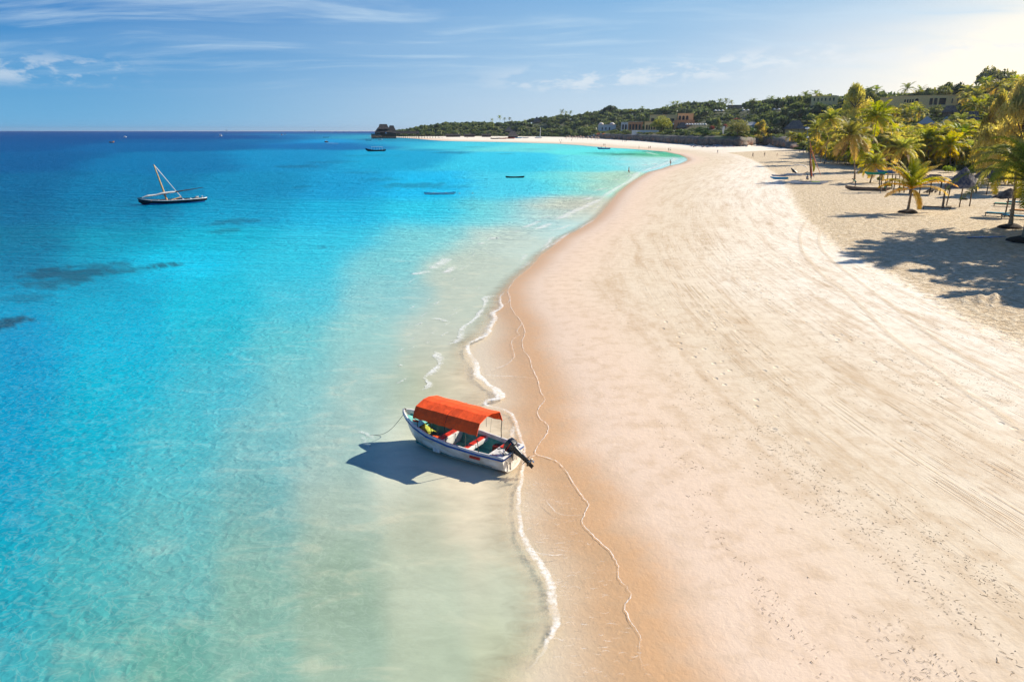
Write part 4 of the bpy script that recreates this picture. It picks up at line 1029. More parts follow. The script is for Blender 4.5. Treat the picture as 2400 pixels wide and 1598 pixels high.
# trees just outside the right edge whose shade falls on the sand
for i, (x, y, h, cs) in enumerate([(49, 50, 8.5, 1.25), (53, 58, 10, 1.3), (57, 66, 10, 1.3), (61, 60, 11, 1.3), (55, 66, 14.5, 1.0), (60, 72, 15, 1.1), (52, 43, 7.5, 1.2), (66, 74, 11, 1.3), (60, 48, 9, 1.2), (64, 68, 9, 1.3), (71, 66, 10, 1.3)]):
    if 1200+F*x/(y*cp) < 2440+(140 if h > 10.4 else 0): x = (1240+(140 if h > 10.4 else 0))/F*(y*cp)
    put_palm((x, y, hgt(x, y)), h, (-.6, .2), PALM[i % 5], cs, 'tall coconut palm in the grove at the right end of the beach', 'palms at the right end of the beach', .17)

# landmark trees --------------------------------------------------------------
trs = random.Random(31)
def put_tree(loc, rad, hz, kind, label, group=None, name='broadleaf_tree', cat='tree', rz=None, parts=True):
    cm, tm = kind if isinstance(kind, tuple) else TREE[kind]
    t_ = thing(name, loc, trs.uniform(0, 6.28) if rz is None else rz, label, cat, group)
    t_.scale = (rad, rad, hz)
    link('crown', cm, t_)
    if parts: link('trunk', tm, t_)
    return t_
def tree_px(u, vb, wpx, vtop, kind, label, group=None, name='broadleaf_tree', hk=1.05, depth=None, **k):
    b = at(u, vb) if depth is None else Vector(at_depth(u, vb, depth)); d = depth_of(b)
    if depth is not None: b.z = hgt(b.x, b.y)
    rad = wpx/2*d/F; H = at_depth(u, vtop, d)[2]-b.z
    return put_tree(b, rad, H/hk, kind, label, group, name, **k)
def ridge(u):
    d = ray(u, 300); ts = np.geomspace(70, 1300, 300)
    z, s, c = terrain_parts(d[0]*ts, d[1]*ts); e = (z-CH)/ts; k = int(np.argmax(e))
    return d[0]*ts[k], d[1]*ts[k], float(z[k])
tree_px(1550, 310, 52, 273, ROUND, 'rounded light green tree standing alone in front of the yellow hotel', hk=1.3)
tree_px(1727, 322, 62, 281, ROUND, 'wide rounded olive green tree right of the white banner above the cliff', hk=1.3)
tree_px(1782, 335, 50, 286, CASU[0], 'loose pale tree hanging over the right end of the cliff', name='feathery_tree', hk=1.6)
tree_px(1470, 303, 34, 288, TREE[4], 'small bright green tree left of the orange arcade', hk=.9)
tree_px(1990, 345, 100, 208, CASU[0], 'big hazy olive feathery tree on the hill above the palm grove', name='feathery_tree', hk=1.6)
tree_px(2375, 405, 190, 205, CASU[1], 'huge golden green feathery tree filling the right edge of the hill', name='feathery_tree', hk=1.6, depth=130)
tree_px(2318, 392, 90, 232, CASU[0], 'slimmer golden green feathery tree left of the huge one at the right edge', name='feathery_tree', hk=1.6, depth=150)
tree_px(2440, 400, 150, 235, CASU[0], 'second golden green feathery tree, cut off by the right frame edge', name='feathery_tree', hk=1.6, depth=112)
x, y, z = ridge(1430); tree_px(1430, 280, 50, 249, TREE[0], 'large dark domed tree on the skyline left of the hotel', depth=depth_of((x, y, z)), hk=.95)
x, y, z = ridge(2312); tree_px(2316, 260, 92, 158, TREE[1], 'tall domed tree glowing in the sun on the right skyline', depth=depth_of((x, y, z)), hk=.95)
x, y, z = ridge(2245); tree_px(2250, 260, 70, 205, TREE[6], 'broad low tree left of the glowing domed tree on the skyline', depth=depth_of((x, y, z)), hk=.7)
x, y, z = ridge(2390); tree_px(2395, 260, 70, 180, TREE[6], 'flat topped tree at the right edge of the skyline', depth=depth_of((x, y, z)), hk=.7)
for i, (u, vt, cs) in enumerate([(1153,279,.8),(1171,272,1.1),(1183,277,.8),(1194,276,.9),(1255,281,.7),(1275,279,.7),(1290,277,.7),(1317,258,1.2),(1327,262,.9),(1337,261,.9),(1503,251,.9),(1560,247,.9),(1574,240,1.1),(1584,239,1.1),(1595,242,1.0),
        (1682,234,1.1),(1695,233,1.1),(1707,237,1.0),(1760,233,1.0),(1775,238,.7),(1799,228,1.2),(1877,218,1.2),(1904,215,.9),(2027,207,1.1),(2040,205,1.1),(2112,200,1.2),(2145,205,1.0),(2190,204,.9),(1640,246,.8),(1830,232,.8),(1400,262,.7),(1230,282,.7)]):
    x, y, z = ridge(u); d = depth_of((x, y, z)); zt = at_depth(u, vt, d)[2]; h = max(zt-z-2.0*cs, 2.5)
    put_palm((x, y, z), h, (trs.uniform(-.6, .6), 0), PALMFAR[i % 3] if d > 330 else PALM[i % 5], cs*(1.1 if d > 330 else 1), 'coconut palm standing up against the sky along the hill crest', 'palms along the skyline', .16)

for u, w_, vt, k, lab in [(1392, 34, 263, 2, 'dark domed tree on the skyline, just left of the large dark domed one'), (1462, 36, 258, 3, 'dark tree on the skyline, just right of the large dark domed one'), (1492, 40, 256, 1, 'wide crest tree between the large domed tree and a lone palm'), (1362, 30, 268, 0, 'rounded dark crest tree left of the two domed trees'),
      (1545, 34, 256, 1, 'crest tree directly above the stepped yellow hotel wing'), (1620, 40, 247, 0, 'dark crest tree right of the palm trio above the arches'), (1655, 36, 244, 1, 'crest tree left of the palms beside the grey lodge'), (1845, 50, 233, 3, 'broad green tree on the crest left of the low yellow villa'), (1925, 44, 213, 6, 'flat topped crest tree above the low yellow villa'),
      (2085, 60, 218, 6, 'broad olive tree on the crest above the left yellow wing'), (2165, 60, 207, 1, 'round sunlit tree on the crest above the long yellow building'), (2205, 44, 202, 3, 'tall sunlit tree on the crest at the right end of the long yellow building')]:
    x, y, z = ridge(u); tree_px(u, 280, w_, vt, TREE[k], lab, depth=depth_of((x, y, z)), hk=.95)
# ------------------------------------------------------------------ cliff
m_cliff, t, out = newmat('cliff_rock')
pos = t.new('ShaderNodeNewGeometry').outputs['Position']; px_, py_, pz_ = t.new('ShaderNodeSeparateXYZ', i_0=pos).outputs
n1 = t.noise(t.mapping(pos, scale=(1, 1, .5)), 0.35, 6, 0.65, 0.8); n2 = t.noise(pos, 0.09, 4, 0.6); n3 = t.noise(t.mapping(pos, scale=(1, 1, .25)), 1.6, 5, 0.7)
c = t.mix(t.smooth(n1, 0.38, 0.62), (0.07, 0.06, 0.055, 1), (0.20, 0.155, 0.115, 1))
c = t.mix(t.math('MULTIPLY', t.smooth(n2, 0.48, 0.62), t.smooth(pz_, 5.5, 2.0)), c, (0.34, 0.15, 0.07, 1))
c = t.mix(t.math('MULTIPLY', t.smooth(n3, 0.52, 0.6), 0.6), c, (0.05, 0.045, 0.04, 1))
c = t.mix(t.math('MULTIPLY', t.smooth(n2, 0.5, 0.4), t.smooth(pz_, 4.5, 7.0)), c, (0.10, 0.13, 0.04, 1))
bm = t.new('ShaderNodeBump', i_Strength=1.0, i_Distance=0.6, i_Height=t.math('ADD', n1, t.math('MULTIPLY', n3, .5)))
b = t.new('ShaderNodeBsdfPrincipled', i_Base_Color=c, i_Roughness=0.9, i_Normal=bm.outputs[0]); t.l.new(b.outputs[0], out.inputs[0])
line = smooth_line(Cw[1:17], 14)[::-1]
line = [p for p in line if 1335 < 1200+F*p[0]/p[1] < 1838]
acc = 0; rows = []; prev = line[0]
L2 = []
for a, b in zip(line[:-1], line[1:]):
    n = max(1, int(math.hypot(b[0]-a[0], b[1]-a[1])/1.6))
    L2 += [(a[0]+(b[0]-a[0])*k/n, a[1]+(b[1]-a[1])*k/n) for k in range(n)]
mb = MB()
rows = []
for i, p in enumerate(L2):
    q0 = L2[max(i-3, 0)]; q1 = L2[min(i+3, len(L2)-1)]; dx, dy = q1[0]-q0[0], q1[1]-q0[1]; l = math.hypot(dx, dy) or 1
    nx, ny = dy/l, -dx/l
    if ny < 0 or True:
        # inland side is away from the camera
        if nx*p[0]+ny*p[1] < 0: nx, ny = -nx, -ny
    u = 1200+F*p[0]/p[1]; hh = 6.9*float(np.interp(u, [1335, 1375, 1400, 1800, 1838], [.3, .5, 1, 1, .3]))
    z0 = 0.2; r = []
    A = np.array
    bulge = float(vnoise(A([p[0]/11]), A([p[1]/11]), 31)[0]-.5)*5 + float(vnoise(A([p[0]/4]), A([p[1]/4]), 32)[0]-.5)*2.2
    for j in range(13):
        f = j/12
        prof_ = np.interp(f, [0, .12, .3, .7, .9, 1.0], [2.2, 2.4, .6, .3, 1.2, 4.8])
        nz = float(vnoise(A([p[0]/2.1+p[1]/3.3]), A([f*6.0]), 33)[0]-.5)*1.6
        o_ = prof_-bulge*.5*(1-f*.6)+nz*(1-.5*f)-.3
        r.append((p[0]+nx*o_, p[1]+ny*o_, z0+hh*f*(1+.06*nz)+(.15 if j == 12 else 0)))
    rows.append(r)
mb.loft(rows); mb.build('cliff', m_cliff, kind='structure', smooth=True)

# ------------------------------------------------------------------ buildings
PROT = []
M_yel = mat('yellow_render', (1.0, 0.62, 0.25), 0.85, 0.12, 1.5)
M_ter = mat('terracotta_render', (0.82, 0.32, 0.13), 0.85, 0.15, 1.5)
M_wh = mat('white_render', (0.74, 0.70, 0.62), 0.8, 0.1, 1.5)
M_open = mat('dark_opening', (0.06, 0.04, 0.03), 0.8, 0.3, 3)
M_thatch = mat('thatch', (0.24, 0.19, 0.15), 0.95, 0.45, 2.2, 0.10, 0.1, color2=(0.085, 0.07, 0.065), stretch=(1, 1, .35))
M_thd = mat('dark_thatch', (0.085, 0.075, 0.07), 0.95, 0.4, 1.2, 0.12, 0.1, stretch=(1, 1, .35))
M_shin = mat('grey_roof_sheet', (0.46, 0.45, 0.42), 0.6, 0.2, 2.0, stretch=(4, 4, .3))
M_wood = mat('weathered_wood', (0.28, 0.20, 0.13), 0.85, 0.35, 4, 0.01, stretch=(.5, 4, 4))
M_dwood = mat('dark_wood', (0.07, 0.05, 0.04), 0.8, 0.3, 4)
M_canvas = mat('white_canvas', (0.80, 0.77, 0.72), 0.8, 0.08, 3, transl=0.25)
def face_cam(p): return -math.atan2(p[0], p[1])
def site(u, vb, wpx, vtop, depth=None, dv=3):
    b = at(u, vb) if depth is None else Vector(at_depth(u, vb, depth))
    d = depth_of(b); W = wpx*d/F; H = (vb-vtop)*d/F
    PROT.append((u-wpx/2-1, u+wpx/2+1, vtop-1, vb-dv, d))
    return b, d, W, H
def opening(parent, x, z, w_, h_, y, arch=False, name='window', m_=None):
    m = MB(); n = 8
    pts = [(-w_/2, 0), (w_/2, 0)]
    if arch: pts += [(w_/2*math.cos(math.pi*i/n), h_-w_/2+w_/2*math.sin(math.pi*i/n)) for i in range(n+1)]
    else: pts += [(w_/2, h_), (-w_/2, h_)]
    k = len(pts)
    vs = [(x+a, y, z+b_) for a, b_ in pts]+[(x+a, y+.25, z+b_) for a, b_ in pts]
    m.add(vs, [tuple(range(k)), tuple(range(2*k-1, k-1, -1))]+[(i, i+k, (i+1) % k+k, (i+1) % k) for i in range(k)])
    fr = m.build(name, m_ or M_open, parent)
    return fr
def block(name, u, vb, wpx, vtop, mt, label, cat='building', dep=9, openings=(), depth=None, roofm=None, dv=4, parapet=True, base=2.0, group=None):
    b, d, W, H = site(u, vb, wpx, vtop, depth, dv)
    o = thing(name, b, face_cam(b), label, cat, group)
    m = MB(); m.box((0, dep/2, (H-base)/2), (W, dep, H+base)); m.build('wall', mt, o)
    if parapet:
        m = MB(); m.box((0, dep/2, H+.12), (W+.3, dep+.3, .24)); m.build('roof', roofm or mt, o)
    for (f, g, w_, h_, arch) in openings:      # fractions of width and height
        opening(o, (f-.5)*W, g*H, w_*W, h_*H, -.03, arch)
    return o, b, d, W, H
PX = dict
block('yellow_hotel', 2166, 262, 150, 227, M_yel, 'long yellow building with arched doorway on the right hilltop', dep=12, dv=17,
      openings=[(x, .30, .022, .5, False) for x in (.215, .25, .285, .32)]+[(.375, .26, .05, .58, True)]+[(x, .42, .045, .42, False) for x in (.57, .63, .70, .745)]+[(x, .5, .015, .3, False) for x in (.85, .92)])
block('yellow_hotel', 2096, 262, 66, 231, M_yel, 'lower yellow wing with brown openings left of the long hilltop building', dep=12, dv=17,
      openings=[(x, .55, .10, .33, False) for x in (.5, .64, .78)]+[(.86, .22, .12, .3, False)])
block('yellow_villa', 1931, 246, 58, 227, M_yel, 'low yellow building half hidden by trees on the crest, left of the hazy feathery tree', dep=9, dv=7,
      openings=[(x, .45, .05, .35, False) for x in (.12, .26, .40, .54, .70, .84)])
block('yellow_hotel', 1553, 296, 62, 271, M_yel, 'stepped yellow hotel wing behind the rounded green tree', dep=10, dv=10, openings=[(.80, .45, .22, .22, False), (.82, .2, .1, .25, False), (.12, .4, .12, .3, False)])
block('yellow_hotel', 1605, 296, 36, 268, M_yel, 'yellow hotel wing with three dark arches right of the rounded green tree', dep=10, dv=8, openings=[(.15, .50, .16, .33, True), (.38, .50, .16, .33, True), (.61, .50, .16, .33, True)])
block('terracotta_terrace', 1603, 300, 46, 283, M_ter, 'terracotta coloured terrace building below the three arches', dep=6, dv=8, openings=[(x, .3, .04, .4, False) for x in (.2, .35, .5, .65, .8)])
block('arcade_building', 1489, 308, 34, 287, M_ter, 'orange arcade with white posts and flat white roof above the cliff', dep=8, roofm=M_wh, dv=6, openings=[(x, .18, .13, .55, False) for x in (.14, .34, .56, .78)])
block('arcade_building', 1463, 308, 16, 288, M_wh, 'grey white arcade bay at the left end of the orange arcade', dep=8, roofm=M_wh, dv=6, openings=[(.3, .2, .25, .55, False), (.7, .2, .25, .55, False)])
block('yellow_arcade', 1524, 310, 28, 287, M_yel, 'small yellow arcade between the orange arcade and the rounded tree', dep=8, roofm=M_ter, dv=6, openings=[(x, .25, .13, .45, False) for x in (.2, .4, .6, .8)])
o, b, d, W, H = block('domed_house', 1422, 308, 42, 293, M_wh, 'low white house with terracotta roof edge and two small white domes', dep=7, roofm=M_ter, dv=5, openings=[(x, .2, .06, .4, False) for x in (.25, .45, .65)])
for f in (-.32, .28):
    m = MB(); m.lathe([(W*.14*math.cos(a), H+.3+W*.10*math.sin(a)) for a in [math.pi/2*i/6 for i in range(7)]], (f*W, 3, 0), 14); m.build('dome', M_canvas, o, smooth=True)
block('white_house', 1017, 300, 16, 290, M_wh, 'small white house among the trees on the far headland', dep=8, dv=5, openings=[(.3, .4, .12, .3, False), (.7, .4, .12, .3, False)])
block('grey_lodge', 1722, 256, 34, 247, M_dwood, 'long grey flat roofed lodge on the crest among palms', dep=8, dv=6, openings=[(x, .25, .12, .5, False) for x in (.3, .5, .7)])
block('terrace_wall', 1512, 314, 62, 306, M_wh, 'low white terrace wall with tables above the cliff edge', 'wall', dep=1.2, dv=2, parapet=False, base=1)

def hip(m, W, D_, H, ridge=.4, z0=0.0, seg=6, rag=.12, rng=random.Random(2), yo=0.0):
    """hipped roof with slightly ragged eaves"""
    r = W*ridge/2
    for (a, b_, c_, d_) in [((-W/2, -D_/2), (W/2, -D_/2), (r, 0), (-r, 0)), ((W/2, -D_/2), (W/2, D_/2), (r, 0), (r, 0)), ((W/2, D_/2), (-W/2, D_/2), (-r, 0), (r, 0)), ((-W/2, D_/2), (-W/2, -D_/2), (-r, 0), (-r, 0))]:
        rows = []
        for j in range(seg+1):
            f = j/seg; row = []
            for i in range(9):
                g = i/8; x = (a[0]*(1-g)+b_[0]*g)*(1-f)+(d_[0]*(1-g)+c_[0]*g)*f; y = (a[1]*(1-g)+b_[1]*g)*(1-f)+(d_[1]*(1-g)+c_[1]*g)*f
                k = rag if j == 0 and 0 < i < 8 else 0
                row.append((x, y+yo, z0+H*f-.05*H*math.sin(math.pi*f)+rng.uniform(-k, k)))
            rows.append(row)
        m.loft(rows)
    return m
def thatch_house(u, vb, wpx, vtop, label, roof=M_thatch, frac=.62, dep=None, ridge=.35, depth=None, name='thatched_hut', group=None, dv=3, wallm=None, posts=4):
    b, d, W, H = site(u, vb, wpx, vtop, depth, dv)
    o = thing(name, b, face_cam(b), label, 'hut' if 'hut' in name else 'building', group); D_ = dep or W*.7; rh = H*frac
    m = hip(MB(), W, D_, rh, ridge, H-rh, yo=D_/2); m.build('roof', roof, o, solid=.12)
    if wallm: MB().box((0, D_/2, (H-rh)/2-.5), (W*.8, D_*.75, H-rh+1.2)).build('wall', wallm, o)
    for i in range(posts):
        for yy in (.12, .88):
            MB().tube([((-.42+.84*i/(posts-1))*W, D_*yy, -.4), ((-.42+.84*i/(posts-1))*W, D_*yy, H-rh+.12)], .09*max(1, W/12), 6).build('post', M_dwood, o)
    return o
thatch_house(1598, 304, 28, 288, 'thatched round roofed bar on the cliff terrace in front of the white parasols', frac=.75, wallm=M_open, ridge=.3)
thatch_house(1862, 316, 54, 284, 'large pale thatched house at the left edge of the palm grove', frac=.6, wallm=M_yel, ridge=.3)
thatch_house(2169, 302, 42, 275, 'grey pyramid roofed villa among palms, left of the pair', M_shin, frac=.62, wallm=M_yel, ridge=.1)
thatch_house(2214, 304, 34, 275, 'grey pyramid roofed villa among palms, right of the pair', M_shin, frac=.7, wallm=M_yel, ridge=.1)
thatch_house(2225, 270, 34, 249, 'small brown thatched roof below the long yellow hilltop building', frac=.7, wallm=M_wood, ridge=.5)
thatch_house(2272, 298, 44, 263, 'tall brown thatched roof right of the grey pyramid roofed villas', frac=.75, wallm=M_wood, ridge=.5)
thatch_house(1202, 323.5, 28, 308, 'thatched beach bar on the far sand below the dark wood', frac=.78, wallm=M_open, ridge=.35, posts=5)
thatch_house(1192, 312, 20, 298, 'peaked thatched roof in the trees behind the far beach bar', frac=.7, wallm=M_wood, ridge=.1)
thatch_house(1258, 290, 20, 275, 'peaked thatched roof among crest trees left of the tall palms', frac=.75, wallm=M_wood, ridge=.1)
thatch_house(1757, 303, 36, 287, 'greenish grey roofed building right of the wide rounded olive tree', M_shin, frac=.5, wallm=M_wh, ridge=.6)
for i, (u, w_) in enumerate([(1062, 40), (1100, 30), (1140, 26)]):
    thatch_house(u, 321.5, w_, 314.5, ['long low thatched shack nearest the jetty', 'middle one of three low thatched shacks behind the far beach', 'rightmost of three low thatched shacks behind the far beach'][i], M_thd, frac=.5, wallm=M_dwood, ridge=.85, dep=6)
thatch_house(1954, 372, 52, 350, 'dark thatched shelter in the shade behind the tall straight palm', M_thd, frac=.4, ridge=.7, name='thatched_shelter', dv=0, dep=5)
thatch_house(2166, 457, 74, 412, 'dark low thatched shelter behind the young yellow palm', M_thd, frac=.3, ridge=.7, name='thatched_shelter', dv=0, dep=4)

# pier restaurant on stilts
b = Vector(P(900, 326, 0)); d = depth_of(b); K = d/F
o = thing('pier_restaurant', b, face_cam(b), 'dark thatched restaurant on stilts at the end of the jetty', 'building')
PROT.append((865, 940, 290, 326, d))
MB().box((-.5*K, 7, 10.5*K), (58*K, 16, .9*K)).build('deck', M_dwood, o)
m = MB(); m.box((-.5*K, -1, 12.2*K), (58*K, .2, .5*K)); m.box((-29*K, 7, 12.2*K), (.2, 16, .5*K)); 
for i in range(20): m.box(((-29+3*i)*K, -1, 11.2*K), (.25, .2, 2.2*K))
m.build('railing', M_dwood, o)
for i in range(15):
    for yy in (-.5, 7, 14):
        MB().tube([((-28+4*i)*K, yy, -2), ((-28+4*i)*K, yy, 10.2*K)], .38, 6).build('stilt', M_dwood, o)
m = MB()
for i in range(14): m.tube([((-28+4*i)*K, -.4, 1), ((-24+4*i)*K, -.4, 9.8*K)], .2, 4)
m.build('brace', M_dwood, o)
m = MB(); [m.box(((-28+2*i)*K, 3, 5.6*K), (1.0, .2, 9*K)) for i in range(29)]; m.build('skirt_boards', M_dwood, o)
MB().box((-8*K, 8, 13.5*K), (24*K, 9, 6*K)).build('wall', M_dwood, o)
MB().box((18*K, 8, 14*K), (20*K, 9, 7*K)).build('wall', M_dwood, o)
m = MB(); m.box((-13*K, 3.3, 13.3*K), (9*K, .3, 2.2*K)); m.build('window', mat('pale_window', (.25, .4, .45), .4), o)
hip(MB(), 42*K, 16, 10*K, .62, 15*K, yo=7).build('roof', M_thd, o, solid=.4)
hip(MB(), 27*K, 12, 11*K, .60, 22*K, yo=7).build('roof', M_thd, o, solid=.4)
hip(MB(), 25*K, 14, 17*K, .34, 13*K, yo=6).build('roof', M_thd, o, solid=.4).location = (19*K, 0, 0)
o = thing('covered_walkway', Vector(P(955, 325.2, 0)), face_cam(P(955, 325, 0)), 'long dark roofed walkway on posts between the pier restaurant and the sand', 'walkway')
PROT.append((925, 985, 306, 325, d))
hip(MB(), 58*K, 6, 6*K, .95, 11.5*K).build('roof', M_thd, o, solid=.3)
MB().box((0, 0, 6.2*K), (58*K, 4, .5*K)).build('deck', M_wood, o)
for i in range(13): 
    for yy in (-2, 2): MB().tube([((-27+4.5*i)*K, yy, -1.5), ((-27+4.5*i)*K, yy, 12*K)], .26, 5).build('post', M_dwood, o)
o = thing('jetty', Vector(P(1006, 325.5, 0)), face_cam(P(1006, 325, 0)), 'open wooden jetty on posts joining the covered walkway to the far beach', 'jetty')
MB().box((0, 0, 7.5*K), (52*K, 3, .9*K)).build('deck', M_dwood, o)
for i in range(8): MB().tube([((-24+6.5*i)*K, -1, -1), ((-24+6.5*i)*K, -1, 9.5*K)], .28, 5).build('post', M_dwood, o)

# ------------------------------------------------------------------ boats
M_bblack = mat('black_hull_paint', (0.012, 0.016, 0.03), 0.4, 0.3, 3)
M_bblue = mat('blue_hull_paint', (0.03, 0.16, 0.42), 0.4, 0.2, 3)
M_lblue = mat('light_blue_paint', (0.06, 0.38, 0.62), 0.4, 0.2, 3)
M_bwhite = mat('white_hull_paint', (0.75, 0.75, 0.73), 0.35, 0.12, 2)
M_log = mat('dugout_wood', (0.34, 0.24, 0.17), 0.85, 0.35, 3, 0.02, stretch=(.4, 3, 3))
M_brown = mat('varnished_wood', (0.42, 0.20, 0.10), 0.6, 0.3, 4)
M_pole = mat('bamboo_pole', (0.55, 0.36, 0.18), 0.6, 0.2, 4)
M_green = mat('green_fabric', (0.02, 0.34, 0.22), 0.7, 0.2, 5)
M_rb = mat('red_boat_paint', (0.48, 0.08, 0.04), 0.5, 0.3, 3)
def hull_mesh(L, B, H, bow=.3, stern=.15, keel=-.15, sharp=.55, n=22, full=False, inner=True, zt=None):
    m = MB(); rows = []; ri = []
    for i in range(n+1):
        f = i/n; x = (f-.5)*L
        w_ = (math.sin(math.pi*min(max(f, .004), .996)))**sharp if not full else (1-max(0, (f-.55)/.45)**2.2)**.7 if f > .55 else 1-.25*((.55-f)/.55)**2
        w_ = max(w_, .01)*B/2; top = H+bow*max(0, (f-.45)/.55)**2.2+stern*max(0, (.45-f)/.45)**2.2
        k = keel+(.55*(top-keel))*max(0, (f-.8)/.2)**2+(.5*(top-keel)*max(0, (.15-f)/.15)**2 if not full else 0)
        rw = []
        for j in range(9):
            th = math.pi*(j/8-.5); rw.append((x, w_*math.sin(th)*1.0 if abs(math.sin(th)) > .98 else w_*math.copysign(abs(math.sin(th))**.7, math.sin(th)), top-(top-k)*math.cos(th)**.8 if abs(j-4) < 4 else top))
        rows.append(rw); ri.append([(x*.985, y*.86, top-(top-z)*.72) if 0 < j < 8 else (x*.985, y*.93, top) for j, (_, y, z) in enumerate(rw)])
    m.loft([r[::-1] for r in rows])
    if inner: m.loft(ri); m.loft([[rows[i][0], ri[i][0]] for i in range(n+1)]); m.loft([[ri[i][8], rows[i][8]] for i in range(n+1)])
    m.add(rows[0], [tuple(range(9))])
    return m, rows
def small_boat(name, u, v, wpx, label, H=.45, B=1.1, mt=M_bwhite, mi=None, stripe=None, flip=False, bow=.3, stern=.15, land=False, cat='boat', yaw=0.0, full=False, seats=2, group=None, L=None):
    b = at(u, v) if land else Vector(P(u, v, 0)); d = depth_of(b); L = L or wpx*d/F
    o = thing(name, b, face_cam(b)+(math.pi if flip else 0)+yaw, label, cat, group)
    m, rows = hull_mesh(L, B, H, bow, stern, keel=(-.02 if land else -.12), full=full); m.build('hull', mt, o, smooth=True)
    if stripe:
        m = MB()
        for e in (0, 8):
            m.loft([[(r[e][0], r[e][1]*1.02, r[e][2]+.02), (r[e][0], r[e][1]*1.03+(.02 if e else -.02), r[e][2]-.03), (r[e][0], r[e][1]*1.02, r[e][2]-.10)][::(1 if e else -1)] for r in rows])
        m.build('gunwale', stripe, o)
    for k in range(seats):
        MB().box(((-.22+.42*k)*L if seats > 1 else 0, 0, H-.12), (.22, B*.86, .05)).build('thwart', mi or mt, o)
    return o, b, d, L
def loc_px(o, d, u, v, y=0.0):
    """photo pixel at the boat's depth -> coordinates inside the (camera facing) thing"""
    p = Vector(at_depth(u, v, d)); M = Matrix.Translation(o.location) @ Matrix.Rotation(o.rotation_euler.z, 4, 'Z')
    q = M.inverted() @ p; return Vector((q.x, q.y+y, q.z))
# dhow
o, b, d, L = small_boat('dhow', 408, 477, 146, 'wooden dhow with raked mast and long furled yard at anchor on blue water', H=.62, B=2.3, mt=M_bblack, bow=.10, stern=.42, seats=0, stripe=M_bwhite)
o.children[0]['label'] = 'black upper hull'
m, rows = hull_mesh(L*.93, 2.2, .16, .05, .3, inner=False); m.build('waterline_band', M_bblue, o, smooth=True).location = (.0, 0, -.02)
o.rotation_euler.z += R(6)
m = MB(); m.loft([[(x, -.95*(1-(abs(x)/(L*.5))**3), .42), (x, .95*(1-(abs(x)/(L*.5))**3), .42)] for x in [(-.44+.88*i/10)*L for i in range(11)]]); m.build('deck', M_brown, o)
for k in range(6): MB().box((-3.2+1.15*k, 0, .60), (.16, 1.9, .07)).build('thwart', M_brown if k < 4 else M_bwhite, o)
mt_ = loc_px(o, d, 355, 384); mb_ = Vector((-.9, 0, .3)); mt_.y = .1
MB().tube([mb_, mb_.lerp(mt_, .5), mt_], [.16, .13, .08], 8).build('mast', M_pole, o)
ya, yb, yc = loc_px(o, d, 316, 461), loc_px(o, d, 393, 451), loc_px(o, d, 482, 442)
ya.y = -.35; yb.y = -.25; yc.y = .3
MB().tube([ya, ya.lerp(yb, .5), yb, yb.lerp(yc, .5), yc], [.05, .09, .11, .08, .035], 7).build('yard', M_dwood, o)
MB().tube([ya.lerp(yb, .15), ya.lerp(yb, .35)+Vector((0, 0, .1)), ya.lerp(yb, .6)+Vector((0, 0, .02)), ya.lerp(yb, .8)+Vector((0, 0, .1)), yb.lerp(yc, .1)+Vector((0, 0, .03)), yb.lerp(yc, .25)], [.06, .16, .13, .17, .15, .06], 7).build('furled_sail', M_canvas, o)
st_ = loc_px(o, d, 430, 467); st_.y = .5
MB().tube([mt_, mt_.lerp(st_, .12), mt_.lerp(st_, .6), st_], [.03, .06, .04, .04], 5).build('stay', M_canvas, o)
MB().tube([(-.3, -.3, .6), (1.2, .2, .95)], .07, 6).build('spar', M_pole, o)
MB().box((3.4, 0, .75), (.5, .3, .4), rz=.3).build('engine', M_metal, o, bevel=.05)
MB().box((4.2, 0, .80), (.1, 1.0, .35)).build('stern_board', M_bwhite, o)
# moored boats
o, b, d, L = small_boat('canopy_boat', 881, 355, 47, 'long dark boat with a light canopy frame, moored between the dhow and the pier', H=.75, B=2.4, mt=M_bblack, flip=True, bow=.9, stern=.2, seats=3, mi=M_wood)
MB().box((-.6, 0, 2.3), (6.0, 2.0, .1)).build('canopy', M_bwhite, o)
for k in range(5):
    for s in (-1, 1): MB().tube([(-3.4+1.4*k, .9*s, .5), (-3.4+1.4*k, .9*s, 2.3)], .06, 5).build('canopy_post', M_bwhite, o)
MB().box((-4.6, 0, 1.1), (.5, .5, .9)).build('engine', M_metal, o, bevel=.05)
small_boat('rowing_boat', 1207, 417, 44, 'dark empty canoe floating on turquoise water, nearest the far right swimmers', H=.30, B=.75, mt=M_dwood, mi=M_wood, bow=.15, stern=.12)
o, b, d, L = small_boat('outrigger_canoe', 1031, 456, 74, 'slim pale canoe with blue trim floating on the bright turquoise water', H=.28, B=.60, mt=M_bwhite, stripe=M_lblue, mi=M_pole, bow=.18, stern=.16, seats=4)
for x in (-1.1, 1.0): MB().tube([(x, -.9, .32), (x, 0, .38), (x, 1.1, .15)], .03, 5).build('outrigger_arm', M_pole, o)
MB().tube([(-1.7, 1.15, .05), (0, 1.15, .08), (1.6, 1.15, .05)], .06, 6).build('outrigger_float', M_bblack, o)
o, b, d, L = small_boat('motor_boat', 1415, 350, 30, 'blue open boat carrying two people close to the far beach', H=.7, B=1.9, mt=M_bblue, stripe=M_bwhite, flip=True, bow=.45, seats=3, mi=M_wood, full=True)
BLUEBOAT = (o, b, d)
small_boat('dinghy', 891, 328.5, 11, 'small white dinghy below the pier restaurant', H=.7, B=2, mt=M_bwhite)
small_boat('rowing_boat', 864, 329.6, 14, 'thin dark boat low on the water left of the pier', H=.35, B=1.6, mt=M_bblack)
